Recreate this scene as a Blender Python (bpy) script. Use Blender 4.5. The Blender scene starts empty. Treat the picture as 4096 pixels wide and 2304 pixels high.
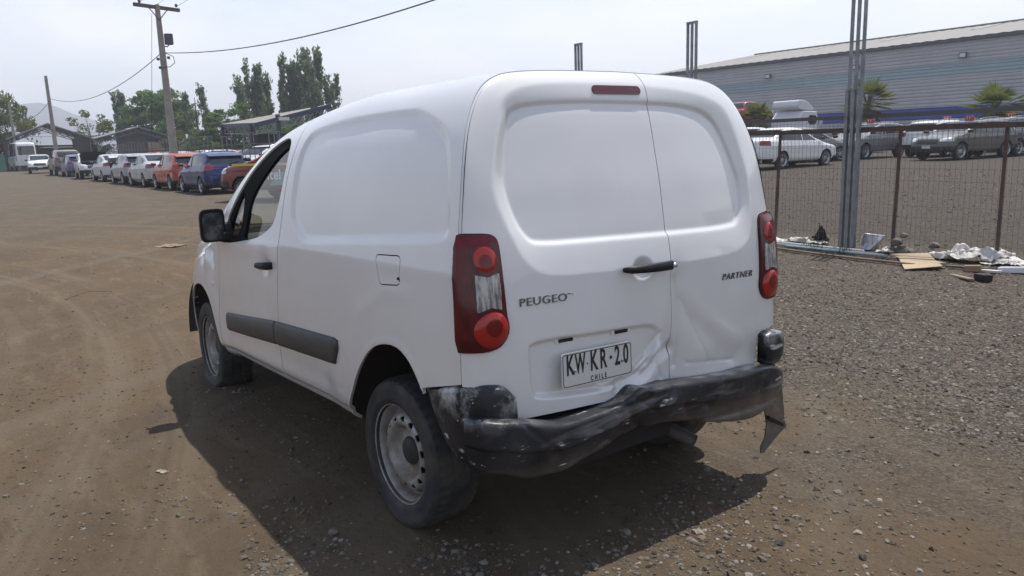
import bpy, bmesh, math, random
import numpy as np
from mathutils import Vector, Matrix

# ================================================================ camera, sky, sun, exposure
SC = bpy.context.scene
COL = SC.collection
# world frame: z up, origin on the ground under the van's rear axle; the van itself leans a little (VAN_R)
_up = np.array([-.0152, .0116, 1.0]); _up /= np.linalg.norm(_up)
_xw = np.array([1., 0, 0]) - _up[0]*_up; _xw /= np.linalg.norm(_xw)
VAN_R = np.stack([_xw, np.cross(_up, _xw), _up])          # van frame -> world
CAM_F, CAM_POS = 3039.145, np.array([-2.6802, 2.2391, 1.4897])
CAM_YAW, CAM_PITCH, CAM_ROLL = -.6461, -.1687, -.0328
def cam_axes():
    cy, sy, cp, sp = math.cos(CAM_YAW), math.sin(CAM_YAW), math.cos(CAM_PITCH), math.sin(CAM_PITCH)
    f = np.array([cy*cp, sy*cp, sp]); r = np.array([sy, -cy, 0]); u = np.cross(r, f)
    c, s = math.cos(CAM_ROLL), math.sin(CAM_ROLL)
    return c*r + s*u, -s*r + c*u, f
_r, _u, _f = (VAN_R @ a for a in cam_axes())
CAM_W = VAN_R @ CAM_POS
cam = bpy.data.cameras.new('camera'); cam_o = bpy.data.objects.new('camera', cam); COL.objects.link(cam_o)
cam.sensor_fit = 'HORIZONTAL'; cam.sensor_width = 36; cam.lens = 36*CAM_F/4096
cam.clip_start = .05; cam.clip_end = 12000
cam_o.matrix_world = Matrix(((_r[0], _u[0], -_f[0], CAM_W[0]), (_r[1], _u[1], -_f[1], CAM_W[1]), (_r[2], _u[2], -_f[2], CAM_W[2]), (0, 0, 0, 1)))
SC.camera = cam_o

SUN_DIR = np.array([.085, -.36, 1.0]); SUN_DIR /= np.linalg.norm(SUN_DIR)      # towards the sun
SUN_EL = math.asin(SUN_DIR[2]); SUN_AZ = math.atan2(SUN_DIR[0], SUN_DIR[1])    # azimuth from +y towards +x
sun = bpy.data.lights.new('sun', 'SUN'); sun.energy = 4.5; sun.angle = math.radians(.6); sun.color = (1, .955, .89)
sun_o = bpy.data.objects.new('sun', sun); COL.objects.link(sun_o)
sun_o.rotation_euler = Vector(SUN_DIR).to_track_quat('Z', 'Y').to_euler()
W = bpy.data.worlds.new('World'); SC.world = W; W.use_nodes = True
nt = W.node_tree; nt.nodes.clear()
def wn(t, **k):
    n = nt.nodes.new(t)
    for a, b in k.items(): setattr(n, a, b)
    return n
sky = wn('ShaderNodeTexSky', sky_type='NISHITA', sun_disc=False, sun_elevation=SUN_EL, sun_rotation=SUN_AZ, altitude=500, air_density=1.0, dust_density=2.0, ozone_density=1.2)
bg = wn('ShaderNodeBackground'); bg.inputs[1].default_value = .15
tc = wn('ShaderNodeTexCoord'); mp = wn('ShaderNodeMapping'); mp.inputs['Scale'].default_value = (1.0, 1.6, 4.5); mp.inputs['Rotation'].default_value = (.1, .25, .5)
nz = wn('ShaderNodeTexNoise'); nz.inputs['Scale'].default_value = 2.2; nz.inputs['Detail'].default_value = 6; nz.inputs['Roughness'].default_value = .55
cr = wn('ShaderNodeValToRGB'); cr.color_ramp.elements[0].position = .36; cr.color_ramp.elements[1].position = .68
cr.color_ramp.elements[0].color = (.52, .52, .52, 1); cr.color_ramp.elements[1].color = (.95, .95, .95, 1)
mx = wn('ShaderNodeMix', data_type='RGBA'); mx.inputs[7].default_value = (6.65, 6.7, 6.9, 1)    # thin bright high cloud
L = nt.links.new
L(tc.outputs['Generated'], mp.inputs[0]); L(mp.outputs[0], nz.inputs['Vector']); L(nz.outputs['Fac'], cr.inputs[0])
sp_ = wn('ShaderNodeSeparateXYZ'); L(tc.outputs['Generated'], sp_.inputs[0])      # the veil is thickest towards the horizon
el = wn('ShaderNodeMapRange'); el.inputs[1].default_value = .14; el.inputs[2].default_value = .62; el.inputs[3].default_value = 1.0; el.inputs[4].default_value = .10; L(sp_.outputs[2], el.inputs[0])
ml = wn('ShaderNodeMath', operation='MULTIPLY'); L(cr.outputs[0], ml.inputs[0]); L(el.outputs[0], ml.inputs[1]); L(ml.outputs[0], mx.inputs[0]); L(sky.outputs[0], mx.inputs[6]); L(mx.outputs[2], bg.inputs[0])
wo = wn('ShaderNodeOutputWorld'); L(bg.outputs[0], wo.inputs[0])
SC.view_settings.view_transform = 'Standard'; SC.view_settings.look = 'None'; SC.view_settings.gamma = 1; SC.view_settings.exposure = .25
SC.view_settings.use_curve_mapping = False
SC.render.engine = 'CYCLES'; SC.cycles.use_denoising = True; SC.cycles.max_bounces = 8; SC.cycles.transparent_max_bounces = 24
SC.cycles.sample_clamp_indirect = 8

# ---------------------------------------------------------------- numeric helpers
def interp(x, pts):
    a = np.asarray(pts, float)
    return np.interp(x, a[:, 0], a[:, 1])
def pchip(x, pts):
    """smooth monotone-ish cubic interpolation through control points"""
    a = np.asarray(pts, float); X, Y = a[:, 0], a[:, 1]
    h = np.diff(X); d = np.diff(Y) / h
    m = np.zeros(len(X)); m[0] = d[0]; m[-1] = d[-1]
    for i in range(1, len(X) - 1):
        if d[i-1] * d[i] > 0:
            w1, w2 = 2*h[i] + h[i-1], h[i] + 2*h[i-1]
            m[i] = (w1 + w2) / (w1 / d[i-1] + w2 / d[i])
    x = np.clip(np.asarray(x, float), X[0], X[-1])
    k = np.clip(np.searchsorted(X, x, side='right') - 1, 0, len(X) - 2)
    t = (x - X[k]) / h[k]
    return ((1+2*t)*(1-t)**2*Y[k] + t*(1-t)**2*h[k]*m[k] + t*t*(3-2*t)*Y[k+1] + t*t*(t-1)*h[k]*m[k+1])
def sstep(a, b, x):
    t = np.clip((np.asarray(x, float) - a) / (b - a), 0, 1)
    return t*t*(3 - 2*t)
def chaikin(poly, n=2, closed=True):
    p = np.asarray(poly, float)
    for _ in range(n):
        q = np.roll(p, -1, 0) if closed else p[1:]
        b = p if closed else p[:-1]
        r = np.empty((2*len(b), p.shape[1])); r[0::2] = .75*b + .25*q; r[1::2] = .25*b + .75*q
        if not closed: r = np.vstack([p[:1], r, p[-1:]])
        p = r
    return p
def sdf_poly(px, py, poly):
    """signed distance to a closed polygon, negative inside"""
    px = np.asarray(px, float); py = np.asarray(py, float)
    sh = px.shape; x = px.ravel(); y = py.ravel()
    d2 = np.full(x.shape, 1e18); ins = np.zeros(x.shape, bool)
    n = len(poly)
    for i in range(n):
        ax, ay = poly[i]; bx, by = poly[(i+1) % n]
        ex, ey = bx-ax, by-ay; wx, wy = x-ax, y-ay
        t = np.clip((wx*ex + wy*ey) / (ex*ex + ey*ey + 1e-18), 0, 1)
        d2 = np.minimum(d2, (wx-t*ex)**2 + (wy-t*ey)**2)
        c = ((ay > y) != (by > y))
        if abs(by-ay) > 1e-12:
            ins ^= c & (x < ex*(y-ay)/(by-ay) + ax)
    d = np.sqrt(d2); d[ins] *= -1
    return d.reshape(sh)
def sd_line(px, py, pts):
    """unsigned distance to an open polyline"""
    d2 = np.full(np.shape(px), 1e18)
    for (ax, ay), (bx, by) in zip(pts[:-1], pts[1:]):
        ex, ey = bx-ax, by-ay
        t = np.clip(((px-ax)*ex + (py-ay)*ey) / (ex*ex + ey*ey + 1e-18), 0, 1)
        d2 = np.minimum(d2, (px-ax-t*ex)**2 + (py-ay-t*ey)**2)
    return np.sqrt(d2)
def grid_normals(P):
    du = np.gradient(P, axis=0); dv = np.gradient(P, axis=1)
    n = np.cross(du, dv); l = np.linalg.norm(n, axis=2, keepdims=True)
    return n / np.maximum(l, 1e-12)
def clip_grid(P, S, N=None):
    """keep the part of grid P where S<0, cut exactly along S=0; -> verts, normals, faces"""
    nu, nv = S.shape
    if N is None: N = grid_normals(P)
    S = np.where(np.abs(S) < 1e-7, 1e-7, S)
    ins = S < 0
    cnt = ins[:-1, :-1].astype(int) + ins[1:, :-1] + ins[1:, 1:] + ins[:-1, 1:]
    vid = -np.ones((nu, nv), int); use = np.zeros((nu, nv), bool)
    full = cnt == 4; mixed = np.argwhere((cnt > 0) & (cnt < 4))
    anyc = cnt > 0
    use[:-1, :-1] |= anyc; use[1:, :-1] |= anyc; use[1:, 1:] |= anyc; use[:-1, 1:] |= anyc
    use &= ins
    k = np.argwhere(use); vid[use] = np.arange(len(k))
    V = list(P[use]); NN = list(N[use]); F = []
    fi = np.argwhere(full); i, j = fi[:, 0], fi[:, 1]
    F = np.stack([vid[i, j], vid[i+1, j], vid[i+1, j+1], vid[i, j+1]], 1).tolist()
    cache = {}
    for i, j in mixed:
        c = ((i, j), (i+1, j), (i+1, j+1), (i, j+1)); poly = []
        for a in range(4):
            p, q = c[a], c[(a+1) % 4]; sp, sq = S[p], S[q]
            if sp < 0: poly.append(vid[p])
            if (sp < 0) != (sq < 0):
                key = (p, q) if p < q else (q, p)
                e = cache.get(key)
                if e is None:
                    t = sp / (sp - sq); e = len(V)
                    V.append(P[p]*(1-t) + P[q]*t); n = N[p]*(1-t) + N[q]*t; NN.append(n)
                    cache[key] = e
                poly.append(e)
        if len(poly) >= 3: F.append([int(v) for v in poly])
    return np.array(V).reshape(-1, 3), np.array(NN).reshape(-1, 3), F
def add_lip(V, N, F, depth, skip=None, prof=None):
    """fold the open border of a panel inwards along its normal"""
    ed = {}
    for f in F:
        for a in range(len(f)):
            p, q = f[a], f[(a+1) % len(f)]
            k = (p, q) if p < q else (q, p)
            ed[k] = None if k in ed else (p, q)
    V = list(V); m = {}; out = list(F)
    def dup(v, d):
        k = (v, d)
        if k not in m:
            n = N[v] / max(np.linalg.norm(N[v]), 1e-9); m[k] = len(V); V.append(V[v] - n*d)
        return m[k]
    for e in ed.values():
        if e is None: continue
        p, q = e
        if skip is not None and skip(V[p], V[q]): continue
        a, b = dup(p, 0.0), dup(q, 0.0); c, d = dup(q, depth), dup(p, depth)
        out.append([b, a, d, c])
    return np.array(V), out
# ---------------------------------------------------------------- object helpers
def link(name, me=None, parent=None, loc=None):
    o = bpy.data.objects.new(name, me); COL.objects.link(o)
    if parent is not None: o.parent = parent
    if loc is not None: o.location = loc
    return o
def mesh(name, V, F, mat=None, parent=None, smooth=True, loc=None):
    me = bpy.data.meshes.new(name)
    me.from_pydata(np.asarray(V, float).reshape(-1, 3).tolist(), [], [list(f) for f in F])
    if smooth: me.polygons.foreach_set('use_smooth', np.ones(len(me.polygons), bool))
    for m in (mat if isinstance(mat, (list, tuple)) else [mat]):
        if m is not None: me.materials.append(m)
    me.update()
    return link(name, me, parent, loc)
def tag(o, label=None, cat=None, group=None, kind=None):
    if label: o['label'] = label
    if cat: o['category'] = cat
    if group: o['group'] = group
    if kind: o['kind'] = kind
    return o
def thing(name, label, cat, loc=(0, 0, 0), rz=0, group=None):
    o = bpy.data.objects.new(name, None); COL.objects.link(o); o.location = loc; o.rotation_euler = (0, 0, rz)
    o.empty_display_size = .3
    return tag(o, label, cat, group)
def copy_tree(o, parent=None):
    c = o.copy(); COL.objects.link(c)
    if parent is not None: c.parent = parent
    for ch in list(o.children): copy_tree(ch, c)
    return c
class MB:
    """collects simple shapes into one mesh"""
    def __init__(s): s.V, s.F = [], []
    def add(s, V, F):
        k = len(s.V); s.V.extend([tuple(map(float, v)) for v in V]); s.F.extend([[i+k for i in f] for f in F]); return s
    def box(s, c, d, rz=0, ax=None):
        x, y, z = (a/2 for a in d)
        P = np.array([[-x,-y,-z],[x,-y,-z],[x,y,-z],[-x,y,-z],[-x,-y,z],[x,-y,z],[x,y,z],[-x,y,z]])
        if rz: q, w = math.cos(rz), math.sin(rz); P = P @ np.array([[q, w, 0], [-w, q, 0], [0, 0, 1]])
        if ax is not None: P = P @ np.array(ax)
        return s.add(P + np.array(c), [[3,2,1,0],[4,5,6,7],[0,1,5,4],[1,2,6,5],[2,3,7,6],[3,0,4,7]])
    def bar(s, a, b, w, h=None, up=(0, 0, 1)):
        a, b = np.array(a, float), np.array(b, float); h = h or w
        t = b-a; l = np.linalg.norm(t); t = t/l
        u = np.array(up, float)
        if abs(t @ u) > .98: u = np.array([1., 0, 0])
        r = np.cross(t, u); r /= np.linalg.norm(r); n = np.cross(r, t)
        P = [a + sx*r*w/2 + sz*n*h/2 for sx, sz in ((-1,-1),(1,-1),(1,1),(-1,1))] + [b + sx*r*w/2 + sz*n*h/2 for sx, sz in ((-1,-1),(1,-1),(1,1),(-1,1))]
        return s.add(P, [[0,1,2,3],[7,6,5,4],[1,0,4,5],[2,1,5,6],[3,2,6,7],[0,3,7,4]])
    def tube(s, pts, rad, n=8, cap=True):
        pts = np.asarray(pts, float); rad = np.broadcast_to(np.asarray(rad, float), (len(pts),))
        T = np.gradient(pts, axis=0); T /= np.maximum(np.linalg.norm(T, axis=1, keepdims=True), 1e-9)
        u = np.array([0, 0, 1.]) if abs(T[0][2]) < .9 else np.array([1., 0, 0])
        V = []
        for p, t, r in zip(pts, T, rad):
            a = np.cross(t, u); a /= np.linalg.norm(a); b = np.cross(a, t); u = b
            for k in range(n):
                th = 2*math.pi*k/n; V.append(p + r*(math.cos(th)*a + math.sin(th)*b))
        F = [[i*n+k, i*n+(k+1) % n, (i+1)*n+(k+1) % n, (i+1)*n+k] for i in range(len(pts)-1) for k in range(n)]
        if cap: F += [list(range(n))[::-1], [(len(pts)-1)*n+k for k in range(n)]]
        return s.add(V, F)
    def prism(s, poly, axis, a, b):
        """extrude polygon (2d) between a and b along axis; the 2d axes follow x,y,z order"""
        n = len(poly)
        def P(q, t):
            q = list(q); q.insert(axis, t); return q
        V = [P(q, a) for q in poly] + [P(q, b) for q in poly]
        F = [list(range(n))[::-1], [n+i for i in range(n)]] + [[i, (i+1) % n, n+(i+1) % n, n+i] for i in range(n)]
        return s.add(V, F)
    def lathe(s, prof, n=48, axis=1, c=(0, 0, 0)):
        """profile of (radius, offset along axis)"""
        V = []
        for r, o in prof:
            for k in range(n):
                th = 2*math.pi*k/n; q = [r*math.cos(th), r*math.sin(th)]; q.insert(axis, o); V.append(np.array(q)+np.array(c))
        m = len(prof)
        F = [[i*n+k, i*n+(k+1) % n, (i+1)*n+(k+1) % n, (i+1)*n+k] for i in range(m-1) for k in range(n)]
        return s.add(V, F)
    def build(s, name, mat, parent=None, smooth=False, loc=None):
        return mesh(name, s.V, s.F, mat, parent, smooth, loc)
def bevel_mod(o, w=.005, seg=2, ang=35):
    m = o.modifiers.new('bevel', 'BEVEL'); m.width = w; m.segments = seg; m.limit_method = 'ANGLE'; m.angle_limit = math.radians(ang)
    return o
def fix_normals(o):
    bm = bmesh.new(); bm.from_mesh(o.data); bmesh.ops.recalc_face_normals(bm, faces=bm.faces); bm.to_mesh(o.data); bm.free(); return o
def text_mesh(name, txt, size, mat, parent, M, depth=.002, sx=1.0, bold=0.0, spacing=1.0, shear=0):
    cu = bpy.data.curves.new('lettering_curve', 'FONT'); cu.body = txt; cu.size = size; cu.extrude = depth; cu.offset = bold
    cu.align_x = 'CENTER'; cu.align_y = 'CENTER'; cu.space_character = spacing; cu.shear = shear; cu.resolution_u = 3
    t = bpy.data.objects.new('lettering_source', cu)
    me = bpy.data.meshes.new_from_object(t); bpy.data.objects.remove(t); bpy.data.curves.remove(cu)
    me.name = name; me.materials.clear(); me.materials.append(mat)
    me.transform(M @ Matrix.Diagonal((sx, 1, 1, 1)))
    return link(name, me, parent)
def frame(o, x, y, z=None):
    """4x4 matrix from origin and axes"""
    x = Vector(x).normalized(); y = Vector(y); z = x.cross(y).normalized(); y = z.cross(x)
    return Matrix(((x[0], y[0], z[0], o[0]), (x[1], y[1], z[1], o[1]), (x[2], y[2], z[2], o[2]), (0, 0, 0, 1)))
# ---------------------------------------------------------------- materials
MATS = {}
def mat(name, col, rough=.5, metal=0.0, coat=0.0, spec=.5, **k):
    if name in MATS: return MATS[name]
    m = bpy.data.materials.new(name); m.use_nodes = True; MATS[name] = m
    b = m.node_tree.nodes['Principled BSDF']
    b.inputs['Base Color'].default_value = (*col, 1); b.inputs['Roughness'].default_value = rough
    b.inputs['Metallic'].default_value = metal; b.inputs['Coat Weight'].default_value = coat; b.inputs['Coat Roughness'].default_value = k.get('crough', .04)
    b.inputs['Specular IOR Level'].default_value = spec
    return m
def nod(m, t, **k):
    n = m.node_tree.nodes.new(t)
    for a, b in k.items():
        if a in n.inputs: n.inputs[a].default_value = b
        else: setattr(n, a, b)
    return n
def noise_mix(m, c1, c2, scale=5, lo=.4, hi=.65, detail=6, coord='Object', rough=None, bump=0, bscale=None, stretch=None, base='Base Color', prev=None, distort=0):
    """mix a second colour in by noise; can be stacked through prev"""
    N = m.node_tree; b = N.nodes['Principled BSDF']
    tc = nod(m, 'ShaderNodeTexCoord'); src = tc.outputs[coord]
    if stretch:
        mp = nod(m, 'ShaderNodeMapping'); mp.inputs['Scale'].default_value = stretch; N.links.new(src, mp.inputs[0]); src = mp.outputs[0]
    nz = nod(m, 'ShaderNodeTexNoise', Scale=scale, Detail=detail, Roughness=.6, Distortion=distort); N.links.new(src, nz.inputs['Vector'])
    mr = nod(m, 'ShaderNodeMapRange'); mr.inputs[1].default_value = lo; mr.inputs[2].default_value = hi; N.links.new(nz.outputs['Fac'], mr.inputs[0])
    mx = nod(m, 'ShaderNodeMix', data_type='RGBA'); N.links.new(mr.outputs[0], mx.inputs[0])
    if prev is not None: N.links.new(prev, mx.inputs[6])
    else: mx.inputs[6].default_value = (*c1, 1)
    mx.inputs[7].default_value = (*c2, 1)
    N.links.new(mx.outputs[2], b.inputs[base])
    if rough:
        r2 = nod(m, 'ShaderNodeMapRange'); r2.inputs[1].default_value = lo; r2.inputs[2].default_value = hi; r2.inputs[3].default_value = rough[0]; r2.inputs[4].default_value = rough[1]
        N.links.new(nz.outputs['Fac'], r2.inputs[0]); N.links.new(r2.outputs[0], b.inputs['Roughness'])
    if bump:
        n2 = nz
        if bscale: n2 = nod(m, 'ShaderNodeTexNoise', Scale=bscale, Detail=5); N.links.new(src, n2.inputs['Vector'])
        bp = nod(m, 'ShaderNodeBump', Strength=bump, Distance=.02); N.links.new(n2.outputs['Fac'], bp.inputs['Height']); N.links.new(bp.outputs[0], b.inputs['Normal'])
    return mx.outputs[2]
def glass_mat(name, tint=(.9, .95, .93), gl=.08):
    if name in MATS: return MATS[name]
    m = bpy.data.materials.new(name); m.use_nodes = True; MATS[name] = m; N = m.node_tree; N.nodes.clear()
    tr = N.nodes.new('ShaderNodeBsdfTransparent'); tr.inputs[0].default_value = (*tint, 1)
    gs = N.nodes.new('ShaderNodeBsdfGlossy'); gs.inputs['Roughness'].default_value = .02
    fr = N.nodes.new('ShaderNodeFresnel'); ge = N.nodes.new('ShaderNodeNewGeometry'); io = N.nodes.new('ShaderNodeMath'); io.operation = 'MULTIPLY_ADD'; io.inputs[1].default_value = 1/1.5-1.5; io.inputs[2].default_value = 1.5; N.links.new(ge.outputs['Backfacing'], io.inputs[0]); N.links.new(io.outputs[0], fr.inputs[0])
    ma = N.nodes.new('ShaderNodeMath'); ma.operation = 'ADD'; ma.inputs[1].default_value = gl*.3; N.links.new(fr.outputs[0], ma.inputs[0])
    mx = N.nodes.new('ShaderNodeMixShader'); N.links.new(ma.outputs[0], mx.inputs[0]); N.links.new(tr.outputs[0], mx.inputs[1]); N.links.new(gs.outputs[0], mx.inputs[2])
    o = N.nodes.new('ShaderNodeOutputMaterial'); N.links.new(mx.outputs[0], o.inputs[0])
    return m
# ---------------------------------------------------------------- the van's surfaces (van frame: x forward, y left, z up)
V_TOP = [(-.75,1.808),(-.45,1.820),(0,1.828),(.4,1.828),(.7,1.814),(1.0,1.783),(1.3,1.740),(1.5,1.690),(1.75,1.582),(2.0,1.425),(2.25,1.255),(2.5,1.11),(2.62,1.08),(2.8,1.065),(3.05,1.01),(3.3,.90),(3.45,.77),(3.53,.62)]
V_UP = [(0,.873),(.07,.864),(.21,.847),(.366,.828),(.507,.808),(.66,.775),(.775,.736),(.845,.702),(.90,.663),(.937,.620),(.965,.56),(.982,.46),(.993,.29),(1.0,0)]
V_LOW = [(0,.795),(.045,.834),(.085,.846),(.10,.862),(.2,.874),(.40,.880),(.6,.880),(.8,.878),(1.0,.873)]
V_WF = [(-.8,1.007),(1.6,1.007),(2.0,1.0),(2.4,.987),(2.73,.966),(3.0,.925),(3.2,.86),(3.35,.775),(3.45,.67),(3.53,.53)]
V_SILL = [(-.8,.40),(0,.372),(1.0,.345),(2.2,.315),(3.0,.27),(3.53,.25)]
V_BELT = [(-.8,1.115),(1.0,1.10),(2.0,1.07),(2.3,1.03),(2.6,.93),(2.8,.87),(3.05,.80),(3.3,.70),(3.53,.48)]
V_XGAP = [(.3,-.575),(.75,-.585),(1.0,-.58),(1.24,-.558),(1.46,-.535),(1.65,-.49),(1.75,-.46),(1.82,-.44)]
V_XR = [(.45,-.672),(.65,-.666),(1.0,-.652),(1.18,-.643),(1.32,-.628),(1.5,-.594),(1.69,-.548),(1.78,-.51),(1.82,-.485)]
def van_section(x, nl=64, nu_=70):
    """section points y,z at stations x: from the left sill over the roof to the right sill"""
    x = np.asarray(x, float)[:, None]
    zt = pchip(x, V_TOP); zb = np.minimum(pchip(x, V_BELT), zt-.06); z0 = pchip(x, V_SILL); wf = pchip(x, V_WF)
    ql = np.linspace(0, 1, nl)[None, :]
    ql = np.where(ql < .25, ql*.8, .2 + (ql-.25)/.75*.8)
    yl = pchip(ql, V_LOW) * wf; zl = z0 + (zb-z0)*ql
    # upper samples: arc length of the reference curve
    qq = np.linspace(0, 1, 400); yy = pchip(qq, V_UP); zz = qq*.71
    s = np.concatenate([[0], np.cumsum(np.hypot(np.diff(yy), np.diff(zz)))])
    side = np.interp(.965, qq, s)                      # dense up the side, coarse over the roof
    n1 = int(nu_*.8); ss = np.concatenate([np.linspace(0, side, n1+1)[1:], np.linspace(side, s[-1], nu_-n1+1)[1:]])
    qu = np.interp(ss, s, qq)[None, :]
    widen = 1 + .08*sstep(1.2, 2.35, x)*sstep(.25, .9, qu)
    yu = np.minimum(pchip(qu, V_UP)*widen, .873) * wf; yu[:, -1] = 0
    zu = zb + (zt-zb)*qu
    y = np.concatenate([yl, yu], 1); z = np.concatenate([zl, zu], 1)
    y = np.concatenate([y, -y[:, -2::-1]], 1); z = np.concatenate([z, z[:, -2::-1]], 1)
    z = z - .008*y                                     # the van leans on its flat left tyres
    return y, z
def van_body_grid(nx=300):
    x = np.concatenate([np.linspace(-.66, 2.3, int(nx*.72)), np.linspace(2.3, 3.53, nx-int(nx*.72)+1)[1:]])
    y, z = van_section(x)
    return np.stack([np.repeat(x[:, None], y.shape[1], 1), y, z], 2)
def van_outline(n=160):
    """the rear opening outline (y,z), left half then right half, closed along the bottom"""
    z1 = np.linspace(.42, 1.0, 40)
    y, z = van_section(np.array([-.55]))
    y, z = y[0], z[0]
    k = z > .43
    pts = np.stack([y[k], z[k]], 1)
    return pts
def van_rear_grid(ny=170, nz=150):
    out = van_outline()
    Y = np.linspace(-.90, .90, ny)[:, None] + np.zeros((1, nz)); Z = np.linspace(.44, 1.83, nz)[None, :] + np.zeros((ny, 1))
    pts = np.vstack([out, [[-.86, -1.0], [.86, -1.0]]])
    d = -sdf_poly(Y, Z, pts)                           # >0 inside
    # push rows near the rim onto an even quarter round
    gy, gz = np.gradient(d, Y[:, 0], Z[0]); gl = np.maximum(np.hypot(gy, gz), .3); gy, gz = gy/gl, gz/gl
    R = .095 + .075*sstep(.95, 1.3, Z)
    ph = np.clip(d/R, 0, 1)*math.pi/2
    dn = np.where(d < R, R*(1-np.cos(ph)), d)
    dn = np.where(d < 0, 0, dn)
    Y2 = Y + gy*(dn-d); Z2 = Z + gz*(dn-d)
    zc = np.clip(Z2, .44, 1.82)
    depth = pchip(zc, V_XGAP) - pchip(zc, V_XR)
    X = pchip(zc, V_XR) + depth*(1-np.sin(ph)) + (.03+.02*sstep(.95, 1.35, zc))*(np.abs(Y2)/.8)**2.2*np.sin(ph)
    X = X + np.clip(-d, 0, None)                       # beyond the rim the sheet runs on along the side
    return np.stack([X, Y2, Z2], 2), d
# ================================================================ the white panel van
def paint_mat(name, col, dirt=.5):
    m = mat(name, col, .30, coat=1.0, spec=.5, crough=.03)
    N = m.node_tree; b = N.nodes['Principled BSDF']
    p = noise_mix(m, col, tuple(c*.86 for c in col), scale=1.1, lo=.3, hi=.8)
    # road dust on the lower body: patchy, by height
    tc = nod(m, 'ShaderNodeTexCoord'); sp = nod(m, 'ShaderNodeSeparateXYZ'); N.links.new(tc.outputs['Object'], sp.inputs[0])
    nz = nod(m, 'ShaderNodeTexNoise', Scale=7.0, Detail=7.0, Roughness=.65); N.links.new(tc.outputs['Object'], nz.inputs['Vector'])
    h = nod(m, 'ShaderNodeMapRange'); h.inputs[1].default_value = .30; h.inputs[2].default_value = .95; h.inputs[3].default_value = .95; h.inputs[4].default_value = .12; N.links.new(sp.outputs[2], h.inputs[0])
    mu = nod(m, 'ShaderNodeMath', operation='MULTIPLY'); N.links.new(h.outputs[0], mu.inputs[0]); N.links.new(nz.outputs['Fac'], mu.inputs[1])
    m2 = nod(m, 'ShaderNodeMath', operation='MULTIPLY'); m2.inputs[1].default_value = dirt; N.links.new(mu.outputs[0], m2.inputs[0])
    mx = nod(m, 'ShaderNodeMix', data_type='RGBA'); N.links.new(m2.outputs[0], mx.inputs[0]); N.links.new(p, mx.inputs[6]); mx.inputs[7].default_value = (.33, .28, .22, 1)
    N.links.new(mx.outputs[2], b.inputs['Base Color'])
    return m
def scuffed_plastic():
    m = mat('scuffed_black_plastic', (.02, .021, .025), .42, spec=.35)
    p = noise_mix(m, (.008, .009, .012), (.030, .031, .036), scale=4.5, lo=.42, hi=.72, rough=(.28, .55), bump=.10, bscale=40)
    p = noise_mix(m, None, (.40, .39, .37), scale=8, lo=.63, hi=.67, detail=10, stretch=(1, .5, 1.8), prev=p)
    p = noise_mix(m, None, (.50, .50, .49), scale=45, lo=.685, hi=.72, detail=4, stretch=(1, .22, 2.2), prev=p)
    p = noise_mix(m, None, (.17, .17, .175), scale=5, lo=.56, hi=.74, detail=9, stretch=(1, .35, 2.6), prev=p, distort=.8)
    N = m.node_tree; b = N.nodes['Principled BSDF']
    t0 = nod(m, 'ShaderNodeTexCoord'); s0 = nod(m, 'ShaderNodeSeparateXYZ'); N.links.new(t0.outputs['Object'], s0.inputs[0])
    h0 = nod(m, 'ShaderNodeMapRange'); h0.inputs[1].default_value = .585; h0.inputs[2].default_value = .70; N.links.new(s0.outputs[2], h0.inputs[0])
    n0 = nod(m, 'ShaderNodeTexNoise', Scale=8.0, Detail=8.0, Roughness=.7); N.links.new(t0.outputs['Object'], n0.inputs['Vector'])
    r0 = nod(m, 'ShaderNodeMapRange'); r0.inputs[1].default_value = .44; r0.inputs[2].default_value = .60; N.links.new(n0.outputs['Fac'], r0.inputs[0])
    u0 = nod(m, 'ShaderNodeMath', operation='MULTIPLY'); N.links.new(h0.outputs[0], u0.inputs[0]); N.links.new(r0.outputs[0], u0.inputs[1])
    x0 = nod(m, 'ShaderNodeMix', data_type='RGBA'); N.links.new(u0.outputs[0], x0.inputs[0]); N.links.new(p, x0.inputs[6]); x0.inputs[7].default_value = (.42, .42, .42, 1); p = x0.outputs[2]
    tc = nod(m, 'ShaderNodeTexCoord'); sp = nod(m, 'ShaderNodeSeparateXYZ'); N.links.new(tc.outputs['Object'], sp.inputs[0])
    h = nod(m, 'ShaderNodeMapRange'); h.inputs[1].default_value = .46; h.inputs[2].default_value = .36; h.inputs[4].default_value = .6; N.links.new(sp.outputs[2], h.inputs[0])
    nz = nod(m, 'ShaderNodeTexNoise', Scale=14.0, Detail=6.0); N.links.new(tc.outputs['Object'], nz.inputs['Vector'])
    mu = nod(m, 'ShaderNodeMath', operation='MULTIPLY'); N.links.new(h.outputs[0], mu.inputs[0]); N.links.new(nz.outputs['Fac'], mu.inputs[1])
    mx = nod(m, 'ShaderNodeMix', data_type='RGBA'); N.links.new(mu.outputs[0], mx.inputs[0]); N.links.new(p, mx.inputs[6]); mx.inputs[7].default_value = (.30, .24, .175, 1)
    N.links.new(mx.outputs[2], b.inputs['Base Color'])
    return m
def rubber_mat():
    m = mat('dusty_rubber', (.025, .025, .028), .75)
    p = noise_mix(m, (.017, .018, .021), (.070, .061, .049), scale=7, lo=.42, hi=.74, bump=.15, bscale=60)
    return m
def rim_mat():
    m = mat('dusty_steel_rim', (.35, .35, .36), .5, metal=.25)
    noise_mix(m, (.33, .325, .32), (.17, .14, .105), scale=9, lo=.36, hi=.64, rough=(.4, .75))
    return m
PAINT = paint_mat('white_van_paint', (.70, .70, .70), .6)
PLAST = scuffed_plastic(); RUB = rubber_mat(); RIM = rim_mat()
TRIM = mat('black_trim', (.008, .008, .009), .55, spec=.3); DARK = mat('dark_cavity', (.012, .011, .011), .9)
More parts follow.
